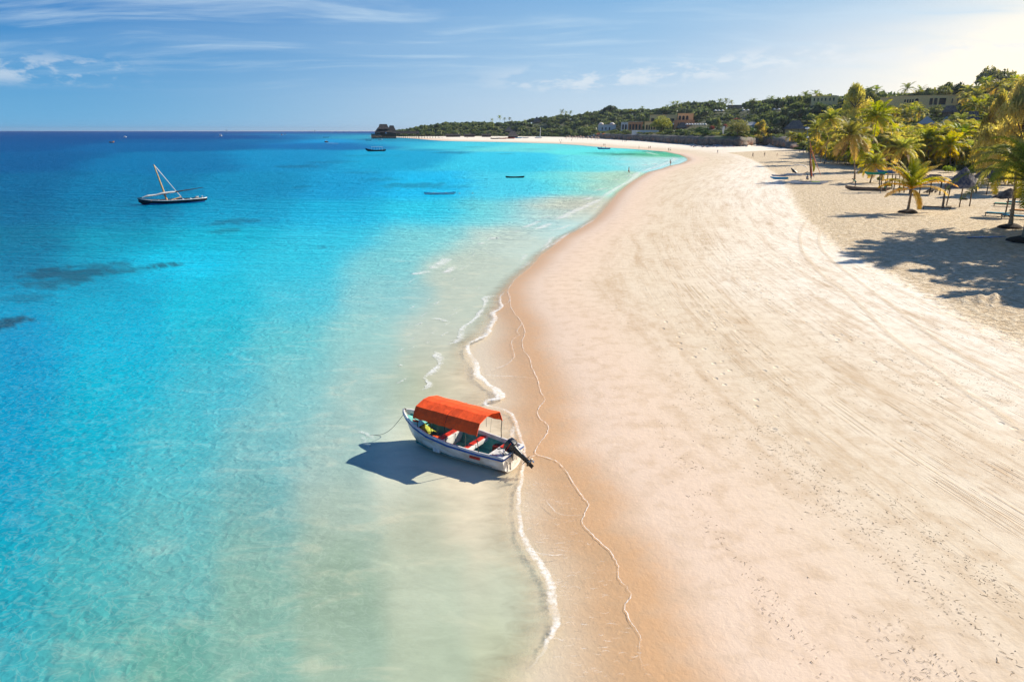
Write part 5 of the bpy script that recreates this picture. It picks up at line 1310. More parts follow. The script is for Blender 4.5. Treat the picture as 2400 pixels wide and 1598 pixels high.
# far out at sea
M_sail = M_canvas
def wake(u0, v0, u1, v1, w_): 
    global fo2
    fo2.strip(wp((u0, v0), ((u0+u1)/2, (v0+v1)/2), (u1, v1)), w_, .9, 0.0, .05, 0.3, rf, 6)
fo2 = Foam()
o, b, d, L = small_boat('speedboat', 293, 322.6, 7, 'white speedboat with trailing wake, leftmost on the open sea', H=1.0, B=2.2, bow=.5, full=True); MB().box((0, 0, 1.5), (2.2, 1.6, 1.1)).build('cabin', M_bwhite, o, bevel=.2)
wake(272, 323, 298, 323, 7)
small_boat('fishing_boat', 262, 335, 11, 'small dark fishing boat below the leftmost speedboat', H=.9, B=2, mt=M_brown, bow=.8)
o, b, d, L = small_boat('speedboat', 517, 320, 7, 'white cabin boat with a wake, straight below the white sail', H=1.3, B=3, bow=.5, full=True); MB().box((0, 0, 2.6), (4, 2.4, 2.4)).build('cabin', M_bwhite, o, bevel=.3)
wake(498, 320.4, 518, 320.6, 9)
def sloop(u, v, wpx, hpx, label, sail=True, name='sailing_yacht'):
    o, b, d, L = small_boat(name, u, v, wpx, label, H=1.0, B=2.6, bow=.4, full=True, cat='sailing boat'); Hm = hpx*d/F
    MB().tube([(0, 0, .5), (0, 0, Hm)], [.16, .08], 5).build('mast', M_bwhite, o)
    if sail:
        m = MB(); m.loft([[(.15, .05*k, 1.4+(Hm-1.6)*f), (.15-(1-f)*L*.28, .35*(1-f)+.05*k, 1.4+(Hm-1.6)*f), (.15-(1-f)*L*.62, .1, 1.4+(Hm-1.6)*f*.98)] for f in [i/8 for i in range(9)] for k in (0,)]); m.build('sail', M_sail, o, solid=.05)
    return o
sloop(532, 309, 5, 6, 'tiny boat with a white sail standing on the horizon')
sloop(776, 309.5, 10, 13, 'white yacht with tall bare mast on the horizon, left of the two', False)
sloop(797, 311.5, 12, 9, 'white catamaran yacht with bare mast right of the taller masted yacht', False)
sloop(739, 310.5, 5, 7, 'small white sailing boat on the horizon left of the two bare masted yachts')
for u, v, lab in [(590, 307.2, 'white speck of a boat on the horizon right of the white sail'), (637, 307.4, 'white boat on the horizon, left of a close pair'), (646, 307.2, 'white boat on the horizon, right of a close pair'), (712, 307.4, 'white boat on the horizon left of the small sailing boat'), (812, 309, 'white boat on the horizon nearest the pier')]:
    small_boat('distant_boat', u, v, 4, lab, H=3, B=5, full=True, seats=0)
M_rsail = mat('red_fabric', (0.6, 0.12, 0.08), 0.7)
for u, v, lab, m_ in [(660, 317.5, 'small orange sailed boat, left of the touching pair', M_jack), (668, 316, 'small red sailed boat, right of the touching pair', M_rsail)]:
    o, b, d, L = small_boat('dinghy', u, v, 6, lab, H=.7, B=1.6, cat='sailing boat')
    m = MB(); m.add([(-.8, 0, .8), (1.2, 0, .8), (.2, .1, 3.6), (-.8, .15, .8), (1.2, .15, .8), (.2, .2, 3.6)], [(0, 1, 2), (5, 4, 3), (0, 3, 4, 1), (1, 4, 5, 2), (2, 5, 3, 0)]); m.build('sail', m_, o)
small_boat('canoe', 764, 322.6, 14, 'thin dark canoe above the jet boat with a white wake', H=.5, B=1.5, mt=M_bblack)
o, b, d, L = small_boat('jet_boat', 765, 334, 9, 'dark red jet boat trailing a white wake to the right', H=.8, B=1.8, mt=M_rb, full=True, flip=True); MB().box((0, 0, 1.2), (1.2, .8, .9)).build('cabin', M_bwhite, o, bevel=.2)
wake(762, 335.4, 796, 337.2, 5)
if fo2.v: fo2.build('boat_wakes')

# ------------------------------------------------------------------ beached craft on the right
o, b, d, L = small_boat('sailing_catamaran', 1889, 432, 82, 'beached white catamaran with black mast, furled red sail and yellow sail', H=.42, B=.45, land=True, bow=.12, stern=.05, seats=0, cat='catamaran', mt=M_bwhite)
m, _ = hull_mesh(L, .45, .42, .12, .05, -.02); m.build('hull', M_bwhite, o, smooth=True).location = (.55, 2.3, 0)
for x in (-1.2, 1.1): MB().tube([(x, 0, .45), (x+.3, 2.3, .45)], .05, 6).build('cross_beam', M_metal, o)
MB().box((.1, 1.15, .47), (2.4, 2.0, .03)).build('trampoline', mat('dark_net', (.05, .06, .10), .8), o)
MB().box((1.7, .1, .50), (1.6, .5, .10), rz=.05).build('hull_cover', mat('lime_cover', (.45, .62, .05), .7), o, bevel=.03)
MB().box((-1.9, .1, .46), (.9, .3, .06)).build('hull_cover', M_bwhite, o, bevel=.02)
mp0, mp1 = loc_px(o, d, 1900, 418), loc_px(o, d, 1893, 322)
mp2 = loc_px(o, d, 1892, 301)
MB().tube([mp0, mp1], [.07, .05], 6).build('mast', M_bblack, o); MB().tube([mp1, mp2], .025, 5).build('masthead', M_metal, o)
MB().sphere(tuple(mp2), .42, 10, 6, (1, .4, .5)).build('masthead_float', M_bwhite, o, smooth=True)
MB().sphere(tuple(mp1), .2, 8, 6, (1, .6, .8)).build('masthead_float', M_bwhite, o, smooth=True)
a_, c_2 = loc_px(o, d, 1902, 414), loc_px(o, d, 1899, 352)
MB().tube([a_, a_.lerp(c_2, .5), c_2], [.20, .13, .04], 7).build('furled_sail', mat('orange_red_sail', (.60, .13, .04), .7), o)
m = MB(); rows = []
for i in range(9):
    f = i/8; q = loc_px(o, d, 1903+4.5*math.sin(math.pi*(1-f)*.62+.3), 403-30*f); w_ = .42*math.sin(math.pi*(.08+.84*f))**.6
    rows.append([(q.x-w_*.6, q.y+.1, q.z), (q.x, q.y+.02, q.z), (q.x+w_*.6, q.y+.1, q.z)])
m.loft(rows); m.build('jib_sail', mat('yellow_sail', (.78, .62, .03), .7), o, solid=.03)
MB().tube([loc_px(o, d, 1897, 322), loc_px(o, d, 1901, 350), loc_px(o, d, 1912, 380), loc_px(o, d, 1924, 412)], [.02, .07, .06, .03], 5).build('forestay', mat('red_orange_rope', (.62, .14, .06), .7), o)
MB().tube([loc_px(o, d, 1897, 322), loc_px(o, d, 1852, 424)], .012, 4).build('shroud', M_metal, o)
o, b, d, L = small_boat('sailing_catamaran', 1862, 412, 40, 'second catamaran behind, with furled black sail and white arched batten', H=.4, B=.4, land=True, seats=0, cat='catamaran', mt=M_bwhite, bow=.1, stern=.05)
m, _ = hull_mesh(L, .4, .4, .1, .05, -.02); m.build('hull', M_bwhite, o, smooth=True).location = (.4, 2.0, 0)
for x in (-.9, .9): MB().tube([(x, 0, .42), (x+.2, 2.0, .42)], .05, 6).build('cross_beam', M_metal, o)
MB().tube([loc_px(o, d, 1867, 405), loc_px(o, d, 1860, 401), loc_px(o, d, 1854, 394)], [.22, .34, .10], 7).build('furled_sail', M_bblack, o)
MB().tube([loc_px(o, d, 1864, 410), loc_px(o, d, 1880, 409), loc_px(o, d, 1894, 402)], .07, 5).build('boom', M_wood, o)
MB().tube([loc_px(o, d, u, v) for u, v in ((1844, 406), (1845, 396), (1852, 389), (1866, 386), (1880, 387), (1889, 391), (1892, 393))], [.02, .03, .04, .07, .09, .10, .06], 6).build('batten', M_bwhite, o)
for u, v, w_, mt, lab in [(1826, 413, 34, M_bblue, 'dark blue kayak, rearmost of the three beside the catamarans'), (1826, 418, 40, M_lblue, 'light blue kayak in the middle of the three beside the catamarans'), (1829, 420.5, 36, M_lblue, 'frontmost light blue kayak beside the catamarans')]:
    small_boat('kayak', u, v, w_, lab, H=.25, B=.7, mt=mt, land=True, bow=.08, stern=.08, seats=1, cat='kayak', group='kayaks beside the catamarans')
small_boat('dugout_canoe', 2033, 447, 96, 'long weathered dugout canoe lying on the sand, person in green behind it', H=.55, B=.8, mt=M_log, land=True, bow=.12, stern=.22, seats=2, cat='canoe')
# boat rack with two boats on it
b = at(2086, 452); d = depth_of(b); o = thing('boat_rack', b, face_cam(b), 'rough wooden pole rack carrying boats left of the yellow palm', 'rack')
rk = random.Random(6)
for (u0, v0, u1, v1, y) in [(2064,449,2068,404,0),(2076,449,2082,405,0),(2093,454,2100,410,-.3),(2108,456,2109,408,0),(2119,453,2117,405,0),(2060,445,2062,404,2.5),(2090,446,2092,402,2.5),(2118,446,2120,404,2.5)]:
    MB().tube([loc_px(o, d, u0, v0, y), loc_px(o, d, u1, v1, y)], [.11, .08], 6).build('post', M_wood, o)
for v, y in ((409, 0), (408, 2.5), (430, 0)): MB().tube([loc_px(o, d, 2058, v, y), loc_px(o, d, 2124, v+1, y)], .07, 6).build('rail', M_wood, o)
for u in (2066, 2092, 2116): MB().tube([loc_px(o, d, u, 408, -.4), loc_px(o, d, u, 407, 3)], .06, 5).build('crossbar', M_wood, o)
for u, v, w_, mt, lab, y in [(2052, 408, 46, M_green, 'green kayak on the left end of the wooden rack', .6), (2078, 404, 40, M_bblue, 'blue kayak lying across the top of the wooden rack', 1.6)]:
    k, kb, kd, kl = small_boat('kayak', u, v, w_, lab, H=.25, B=.7, mt=mt, seats=1, cat='kayak', L=w_*d/F)
    k.location = Vector(at_depth(u, v, d+y)); k.rotation_euler = (0, 0, face_cam(b))

# ------------------------------------------------------------------ beach furniture
def sunbed(name, u, v, label, cushion=None, L=2.0, yaw=0.0, group=None, m_=None, tilt=.25, loc=None):
    b = at(u, v) if loc is None else loc; o = thing(name, b, face_cam(b)+yaw, label, 'sun lounger', group); m_ = m_ or M_dwood
    m = MB(); m.box((0, -.32, .32), (L, .06, .09)); m.box((0, .32, .32), (L, .06, .09))
    for k in range(11): m.box((-L/2+.1+k*(L-.2)/10, 0, .35), (.09, .62, .025))
    m.build('frame', m_, o)
    for x in (-L/2+.12, L/2-.12):
        for y in (-.32, .32): MB().box((x, y, .15), (.08, .08, .34)).build('leg', m_, o)
    if cushion: MB().box((-.15, 0, .42), (L*.78, .60, .09)).build('cushion', cushion, o, bevel=.03)
    m = MB(); m.box((0, 0, 0), (.62, .62, .06), ry=-tilt*2); q = m.build('backrest', cushion or m_, o); q.location = (L/2-.28, 0, .48)
    return o
M_bcu = mat('blue_cushion', (0.02, 0.30, 0.42), 0.8, 0.15, 4)
M_ocu = mat('orange_cushion', (0.75, 0.30, 0.05), 0.8, 0.15, 4)
sunbed('sun_lounger', 2195, 491, 'bare dark wooden lounger right of the young yellow palm', L=3.2, m_=M_dwood, tilt=0)
sunbed('sun_lounger', 2337, 507, 'lounger with teal blue cushion, left one beside the arching palm', M_bcu, 2.6)
sunbed('sun_lounger', 2376, 513, 'lounger with pale blue cushion partly hidden by the arching palm trunk', M_lblue, 2.6)
sunbed('sun_lounger', 2394, 500, 'lounger with orange cushion at the right frame edge', M_ocu, 2.6)
sunbed('sun_lounger', 2352, 484, 'green cushioned lounger behind the blue ones', M_green, 2.4)
sunbed('sun_lounger', 2382, 480, 'dark lounger at the back of the group near the right edge', M_bcu, 2.4)
b = at(2312, 556); m = MB(); m.loft([[(x, y*(1-.6*abs(x)/2.2), .03+.03*math.sin(6*x+5*y)) for y in (-.4, -.15, .15, .4)] for x in [(-2.1+4.2*i/14) for i in range(15)]])
o = tag(m.build('blue_sheet', M_bblue, smooth=True, solid=.01), 'crumpled blue sheet lying on the shaded sand near the right edge', 'sheet'); o.location = b; o.rotation_euler = (0, 0, .15)
b = at(2259, 468); m = MB(); n = 20; m.loft([[((.42+.13*math.cos(a))*math.cos(t_), (.42+.13*math.cos(a))*math.sin(t_), .14+.13*math.sin(a)) for a in [2*math.pi*j/8 for j in range(9)]] for t_ in [2*math.pi*i/n for i in range(n+1)]])
tag(m.build('tyre', mat('rubber', (.03, .035, .03), .8), smooth=True), 'old dark tyre lying flat on the sand behind the bare lounger', 'tyre').location = b
# thatched parasol
def parasol(u, vb, wpx, veave, vtop, label, roof=M_thatch, depth=None, tilt=0.0, group=None, posts=1, name='thatched_parasol', n=18, seed=0, cat='parasol'):
    b = at(u, vb); d = depth_of(b); W = wpx*d/F; ze = at_depth(u, veave, d)[2]-b.z; zt_ = at_depth(u, vtop, d)[2]-b.z
    o = thing(name, b, face_cam(b), label, cat, group); r = random.Random(seed); m = MB(); rows = []
    for j in range(8):
        f = j/7
        rows.append([(W/2*(1-f)*math.cos(a)*(1+(r.uniform(-.06, .06) if j < 2 else r.uniform(-.02, .02))), W/2*(1-f)*math.sin(a), ze+(zt_-ze)*f**.92+(r.uniform(-.14, .10) if j == 0 else r.uniform(-.03, .03))*W/4+tilt*math.cos(a)*(1-f)*W/2) for a in [2*math.pi*i/n for i in range(n)]])
    m.loft(rows, True); m.build('roof', roof, o, solid=.06)
    if W > 2.5 and d < 200:
        m = MB()
        for i in range(340):
            a = r.uniform(0, 6.28); f = r.uniform(0, .9); rr_ = W/2*(1-f); zz = ze+(zt_-ze)*f**.92+.05+tilt*math.cos(a)*(1-f)*W/2
            x, y = rr_*math.cos(a), rr_*math.sin(a); l = r.uniform(.3, .6); w_ = r.uniform(.02, .06)
            ex, ey, ez = x+l*.75*math.cos(a), y+l*.75*math.sin(a), zz-l*.72+.04
            m.add([(x-w_*math.sin(a), y+w_*math.cos(a), zz), (x+w_*math.sin(a), y-w_*math.cos(a), zz+.03), (ex, ey, ez)], [(0, 1, 2)])
        m.build('loose_thatch', roof, o)
    for k in range(posts):
        a = 2*math.pi*k/posts+.6; q = .0 if posts == 1 else W*.33
        MB().tube([(q*math.cos(a)*1.1, q*math.sin(a), -.3), (q*math.cos(a), q*math.sin(a), ze+(zt_-ze)*(.85 if posts == 1 else .3))], .09 if d < 200 else .14, 6).build('post', M_wood, o)
    return o
M_th2 = mat('blue_grey_thatch', (0.27, 0.23, 0.20), 0.95, 0.4, 3.2, 0.08, color2=(0.07, 0.075, 0.10), stretch=(1, 1, .4))
parasol(2246, 484, 74, 437, 390, 'big shaggy thatched parasol right of the young yellow palm', M_th2, posts=3, tilt=.05, seed=1)
MB_p = MB(); b = at(2209, 489); d = depth_of(b); tp = Vector(at_depth(2217, 434, d)); MB_p.tube([(0, 0, -.2), tp-b], [.15, .12], 7); o = MB_p.build('leaning_pole', M_wood); o.location = b; tag(o, 'leaning wooden pole at the left rim of the big thatched parasol', 'pole')
parasol(2310, 455, 60, 415, 385, 'second thatched parasol, behind and right of the big one', M_thatch, posts=3, seed=2)
parasol(2355, 508, 62, 462, 440, 'thatched parasol over the cushioned loungers near the right edge', M_thatch, posts=1, seed=3)
for i, (u, v) in enumerate([(1936, 376), (1975, 378), (2008, 380)]):
    parasol(u, v, 26, v-13, v-24, ['leftmost', 'middle', 'rightmost'][i]+' of three small thatched parasols in the shade of the grove', M_thd, seed=4+i, group='parasols in the grove')
M_pink = mat('pinkish_thatch', (0.50, 0.34, 0.25), 0.9, 0.3, 2)
for i, (u, v) in enumerate([(1327, 327), (1334, 326), (1341, 327.5), (1348, 326), (1354, 327), (1360, 326), (1366, 327), (1377, 327.5), (1386, 327.8), (1395, 328.3), (1401, 328.6)]):
    parasol(u, v, 9, v-4.5, v-8, 'pinkish thatched parasol in the cluster on the far sand left of the cliff', M_pink, seed=i, group='far beach parasols', n=10)
# yellow parasol and blue boat by the rocks
parasol(1691, 340, 14, 334, 328, 'yellow parasol in the dark hollow of the cliff', mat('yellow_canvas', (.70, .42, .05), .8), name='beach_parasol', n=10)
small_boat('dinghy', 1687, 342, 18, 'small blue boat under the yellow parasol at the cliff', H=.5, B=1.2, mt=M_lblue, land=True)
# loungers in rows under the cliff
lg = random.Random(4); M_lg = mat('grey_lounger', (.35, .33, .33), .8); M_lr = mat('rust_lounger', (.45, .16, .10), .8)
for i in range(52):
    u = 1618+132*i/51; v = 343.2+lg.choice([0, 1.3, 2.4])+.9*math.sin(i*.1); b = at(u, v)
    m = MB(); m.box((0, 0, .32), (.75, 1.9, .09)); m.box((0, .85, .6), (.75, .08, .6), rx=-.5)
    for x in (-.3, .3):
        for y in (-.8, .8): m.box((x, y, .14), (.08, .08, .3))
    o = m.build('sun_lounger', M_lr if i % 9 == 3 else M_lg); o.location = b; o.rotation_euler = (0, 0, face_cam(b))
    tag(o, 'rust red lounger in the rows below the cliff' if i % 9 == 3 else 'grey lounger in the rows on the sand below the cliff', 'sun lounger', 'loungers below the cliff')
# loungers in the grove
for i, (u, v) in enumerate([(1975, 386), (1995, 387), (2012, 389), (2032, 392), (1960, 382), (2050, 394), (2300, 428), (2340, 432), (2270, 425)]):
    sunbed('sun_lounger', u, v, 'brown wooden lounger in the shade under the palms of the grove', None, 2.2, yaw=(i*.7) % 1.2, group='wooden loungers under the grove palms', m_=M_wood)
# hammock
b = at(1941, 385); d = depth_of(b); o = thing('hammock', b, face_cam(b), 'blue hammock slung low between palms at the beach edge', 'hammock')
m = MB(); rows = []
for i in range(11):
    f = i/10; q = loc_px(o, d, 1931+21*f, 374+5.5*math.sin(math.pi*f)); rows.append([(q.x, q.y-.3, q.z), (q.x, q.y, q.z-.18), (q.x, q.y+.3, q.z)])
m.loft(rows); m.build('cloth', M_lblue, o, solid=.02, smooth=True)
# banner
b = at(1694, 322); d = depth_of(b); o = thing('banner_flag', b, face_cam(b), 'tall white feather banner on a pole above the cliff', 'banner')
p0, p1 = loc_px(o, d, 1694, 322), loc_px(o, d, 1699, 296)
MB().tube([p0, p1], .12, 5).build('pole', M_metal, o)
m = MB(); m.loft([[(p0.lerp(p1, f).x, p0.y-.15, p0.lerp(p1, f).z), (p0.lerp(p1, f).x-1.3*math.sin(.4+2.4*(f-.3)), p0.y-.1, p0.lerp(p1, f).z)] for f in [.32+.066*i for i in range(11)]]); m.build('cloth', M_canvas, o, solid=.04)
q = p0.lerp(p1, .8); m = MB(); m.box((q.x-.75, q.y-.22, q.z), (.4, .04, .9)); m.build('mark', M_bblack, o)
PROT.append((1690, 1702, 295, 318, d))
# white parasols on the hotel terrace and hill
for i in range(13):
    u = 1578+6.2*i; parasol(u, 300, 8.5, 292.5, 289, 'white square parasol in the long row right of the thatched terrace bar', M_canvas, name='white_parasol', n=8, seed=i, group='white parasols on the hotel terrace')
PROT.append((1574, 1658, 287, 297, depth_of(at(1615, 300))))
for i, (u, v) in enumerate([(1676, 262), (1684, 262), (1693, 262), (1742, 261), (1752, 261), (1814, 259), (1825, 259)]):
    parasol(u, v+3, 9, v-2, v-5, 'white parasol among the trees high on the hill, ' + ['first', 'second', 'third', 'fourth', 'fifth', 'sixth', 'last'][i]+' from the left', M_canvas, name='white_parasol', n=8, seed=i, group='white parasols on the hill')
    PROT.append((u-5, u+5, v-5, v, depth_of(at(u, v+3))))
# far beached boats
for i, (u, v, w_, m_, lab) in enumerate([(1160, 326.2, 22, M_bblack, 'dark beached boat at the left of the far boat row'), (1178, 326, 20, M_rb, 'dull red beached boat in the middle of the far boat row'), (1196, 325.6, 24, M_rb, 'long red boat at the right of the far boat row'), (1214, 324.5, 20, M_lblue, 'pale blue beached boat right of the long red boat'), (1232, 324.2, 16, M_bwhite, 'white beached boat beside the far catamaran')]):
    small_boat('rowing_boat', u, v, w_, lab, H=1.1, B=2.4, mt=m_, land=True, cat='boat', group='boats beached on the far sand')
o, b, d, L = small_boat('sailing_catamaran', 1262, 324.5, 18, 'far beached catamaran with a tall bare white mast', H=1.0, B=2, mt=M_bwhite, land=True, cat='catamaran', seats=0)
MB().tube([loc_px(o, d, 1265.5, 323), loc_px(o, d, 1267, 299)], [.3, .2], 6).build('mast', M_bwhite, o); MB().box((0, 1, 1.8), (6, 3, .4)).build('trampoline', M_lblue, o)
# bushes and blossom along the cliff and hillside
bs_r = random.Random(15)
for i, (u, v, w_, h_, k, lab) in enumerate([(1669, 306, 20, 18, FLOW[0], 'rose pink bougainvillea bush right of the white parasol row'), (1700, 301, 18, 16, FLOW[0], 'rose pink bush behind the white banner'), (1806, 331, 18, 12, FLOW[0], 'bright red pink bush at the right end of the cliff'),
    (1403, 318, 14, 10, FLOW[1], 'orange flowering bush, left of the two at the cliff start'), (1417, 319, 14, 11, FLOW[1], 'orange flowering bush, right of the two at the cliff start'), (1425, 306, 12, 8, FLOW[1], 'pale orange bush below the domed house'), (1730, 282, 30, 8, FLOW[0], 'reddish bushes on the slope behind the rounded olive tree'),
    (1393, 265, 14, 0, None, '')]):
    if k is None: continue
    b = at(u, v); d = depth_of(b); o = thing('flowering_bush', b, 0, lab, 'bush'); o.scale = (w_/2*d/F, w_/2*d/F, h_*d/F); link('foliage', k, o)
    PROT.append((u-w_/2, u+w_/2, v-h_, v-2, d-3))
for i in range(70):
    u = 1360+455*i/69+bs_r.uniform(-3, 3); vb = np.interp(u, [1360, 1529, 1697, 1815], [320, 314.5, 320, 328])+bs_r.uniform(-2.5, 1)
    b = at(u, vb); d = depth_of(b); s_r = bs_r.uniform(1.6, 3.2)
    o = thing('cliff_bush', b, bs_r.uniform(0, 6), 'green bush growing along the top edge of the cliff', 'bush', 'bushes along the cliff top'); o.scale = (s_r*1.3, s_r*1.3, s_r*1.1); link('foliage', BUSH[i % 3], o)
for i, (u, v, w_, h_) in enumerate([(2250, 425, 40, 30), (2225, 405, 44, 26), (1945, 372, 16, 9), (1960, 371, 14, 9), (1868, 352, 26, 10), (2080, 440, 26, 22), (2062, 425, 20, 18), (2112, 448, 24, 16), (1900, 360, 20, 10), (2300, 405, 60, 25), (2150, 400, 60, 20), (2070, 388, 50, 14)]):
    b = at(u, v); d = depth_of(b); o = thing('shrub', b, i, 'leafy green shrub on the sand under the grove palms', 'bush', 'shrubs under the grove palms'); o.scale = (w_/2*d/F, w_/2*d/F, h_*d/F); link('foliage', BUSH[1 if i in (0, 2, 3, 5, 6) else 0], o)
# driftwood branches right of the young palm
b = at(2175, 452); m = MB(); rk = random.Random(2)
for i in range(9):
    a = rk.uniform(-.5, 1.2); x = rk.uniform(-1, 1.2); m.tube([(x, 0, .05), (x+math.cos(a), .2, .3+.5*max(math.sin(a), 0)), (x+1.9*math.cos(a), .3, .5*abs(math.sin(a)))], [.08, .06, .03], 5)
o = m.build('driftwood', M_wood); o.location = b; tag(o, 'tangle of dead branches between yellow palm and big parasol', 'driftwood')
# ------------------------------------------------------------------ people
SKINS = [mat('brown_skin', (0.11, 0.055, 0.032), 0.6, 0.1, 5), mat('tanned_skin', (0.42, 0.22, 0.14), 0.6, 0.1, 5)]
CL = {n: mat(n+'_cloth', c, 0.8, 0.12, 6) for n, c in dict(white=(.75, .75, .75), green=(.02, .42, .26), black=(.015, .015, .02), navy=(.02, .03, .08), red=(.5, .04, .03), blue=(.03, .2, .5), orange=(.7, .2, .05), grey=(.3, .3, .32), khaki=(.4, .33, .2)).items()}
M_hair = mat('dark_hair', (0.015, 0.012, 0.010), 0.7, 0.2, 20)
def skin_obj(name, J, E, m_, parent, root=0):
    bm_ = bmesh.new(); lay = bm_.verts.layers.skin.verify()
    vs = []
    for i, (x, y, z, r) in enumerate(J):
        v = bm_.verts.new((x, y, z)); v[lay].radius = (r, r) if not isinstance(r, tuple) else r; v[lay].use_root = (i == root); vs.append(v)
    for a, b_ in E: bm_.edges.new((vs[a], vs[b_]))
    me = bpy.data.meshes.new(name); bm_.to_mesh(me); bm_.free(); me.materials.append(m_)
    o = link(name, me, parent); s = o.modifiers.new('skin', 'SKIN'); s.use_smooth_shade = True
    q = o.modifiers.new('sub', 'SUBSURF'); q.levels = 1; q.render_levels = 1
    return o
def person(u, v, label, top='white', bottom='navy', skin=0, pose='stand', face=0.0, H=1.72, loc=None, hair=True, group=None):
    b = at(u, v) if loc is None else loc
    o = thing('person', b, face_cam(b)+face, label, 'person', group); o.scale = (H/1.75,)*3
    st = {'stand': (.0, .02, 0, 0), 'walk': (.24, .05, .12, 0), 'bend': (.08, 0, 0, 1.0), 'sit': (.0, 0, 0, .1)}[pose]
    sp, _, sw_, bend = st
    hipz = .92 if pose != 'sit' else .25
    def T(x, z, y=0.0):                    # upper body point turned forward by the bend
        a = bend*.95; return (x, y-(z)*math.sin(a), hipz+z*math.cos(a))
    J = []; E = []
    def j(p, r): J.append((*p, r)); return len(J)-1
    pel = j((0, 0, hipz), (.135, .10)); wa = j(T(0, .16), (.12, .09)); ch = j(T(0, .38), (.155, .10)); ne = j(T(0, .53), .05); hd0 = j(T(0, .62, -.01), .075); hd1 = j(T(0, .72, -.015), .085); hd2 = j(T(0, .80, -.005), .06)
    E += [(pel, wa), (wa, ch), (ch, ne), (ne, hd0), (hd0, hd1), (hd1, hd2)]
    arms = []
    for s in (-1, 1):
        sh = j(T(.19*s, .44), .055); 
        if bend > .5: el = j((T(.2*s, .44)[0], T(0, .44)[1]-.06, T(0, .44)[2]-.28), .038); ha = j((.16*s, T(0, .44)[1]-.16, T(0, .44)[2]-.50), .026); f_ = j((.15*s, T(0, .44)[1]-.20, T(0, .44)[2]-.60), .018)
        elif pose == 'sit': el = j(T(.24*s, .20, -.1), .038); ha = j(T(.18*s, .10, -.30), .026); f_ = j(T(.15*s, .08, -.4), .018)
        else: el = j(T(.25*s, .17, .03+sw_*s), .038); ha = j(T(.25*s, -.07, -.04+sw_*1.6*s), .026); f_ = j(T(.245*s, -.17, -.07+sw_*1.8*s), .018)
        E += [(ch, sh), (sh, el), (el, ha), (ha, f_)]; arms.append((sh, el, ha))
    legs = []
    for s in (-1, 1):
        hp = j((.09*s, 0, hipz-.06), .085)
        if pose == 'sit': kn = j((.12*s, -.42, .28), .055); an = j((.12*s, -.52, .06), .035); to = j((.12*s, -.66, .03), .028)
        else: kn = j((.10*s, -.03-sp*.5*s, .49), .056); an = j((.10*s, .02-sp*s*1.1, .08+.05*(sp > .1 and s < 0)), .036); to = j((.11*s, -.13-sp*s*1.1, .03), .028)
        E += [(pel, hp), (hp, kn), (kn, an), (an, to)]; legs.append((hp, kn, an))
    skin_obj('body', J, E, SKINS[skin], o)
    P_ = lambda i: Vector(J[i][:3])
    if top:
        Jt = [(*J[pel][:3], (.15, .115)), (*J[wa][:3], (.137, .107)), (*J[ch][:3], (.172, .118)), (*T(0, .49), .07)]; Et = [(0, 1), (1, 2), (2, 3)]
        for sh, el, ha in arms:
            a = len(Jt); Jt += [(*P_(sh), .07), (*P_(sh).lerp(P_(el), .7), .056)]; Et += [(2, a), (a, a+1)]
        skin_obj('shirt', Jt, Et, CL[top], o)
    if bottom:
        Jt = [(0, 0, hipz+.04, (.15, .115))]; Et = []
        for hp, kn, an in legs:
            a = len(Jt); Jt += [(*P_(hp), .10), (*P_(hp).lerp(P_(kn), .85 if bottom != 'red' else .1), .08)]; Et += [(0, a), (a, a+1)]
        skin_obj('shorts', Jt, Et, CL[bottom], o)
    if hair:
        c = P_(hd2); MB().sphere((c.x, c.y+.015, c.z-.015), .094, 10, 6, (.95, 1.05, .85)).build('hair', M_hair, o, smooth=True)
    return o
person(2004, 437.5, 'person in green shirt bending over behind the dugout canoe', 'green', 'navy', 0, 'bend', face=-1.2, H=1.8)
person(2002, 418, 'person in white shirt and dark trousers behind the curved leaning palm', 'white', 'navy', 0, 'stand', face=.6, H=1.8)
person(2072, 449, 'person in bright green shirt standing at the boat rack', 'green', 'green', 0, 'stand', face=2.0, H=1.8)
person(2222, 456, 'person in dark clothes under the left rim of the big thatched parasol', 'black', 'black', 0, 'stand', H=1.75)
person(1764, 369.5, 'person all in black walking on the white sand', 'black', 'black', 0, 'walk', face=.8, H=1.9)
person(1791.5, 367.5, 'person with tan skin and grey bag walking right of the one in black', 'khaki', 'grey', 1, 'walk', face=2.5, H=1.85)
person(1821, 366, 'child in swimwear standing alone left of the grove', None, 'red', 1, 'stand', H=1.2)
person(1874, 358, 'person in white, left of two at the grove edge', 'white', 'navy', 0, 'walk', H=1.7)
person(1882, 361.5, 'person in dark clothes, right of two at the grove edge', 'navy', 'black', 0, 'walk', H=1.7, face=1)
person(1830, 348, 'person in dark clothes beside the small yellowing palm', 'khaki', 'black', 0, 'stand', H=1.85)
person(1681.6, 361, 'person in grey walking alone on the middle of the bright sand', 'grey', 'white', 1, 'walk', face=.4, H=1.85)
b = Vector(P(1473.5, 409, -.35)); person(0, 0, 'bather in dark red swimwear wading in the shallows, nearest the camera', None, 'red', 1, 'walk', face=1.0, H=1.95, loc=b)
b = Vector(P(1571, 388.5, -.1)); person(0, 0, 'bather in red swimwear standing at the tip of the water', None, 'red', 1, 'stand', face=2.6, H=1.9, loc=b)
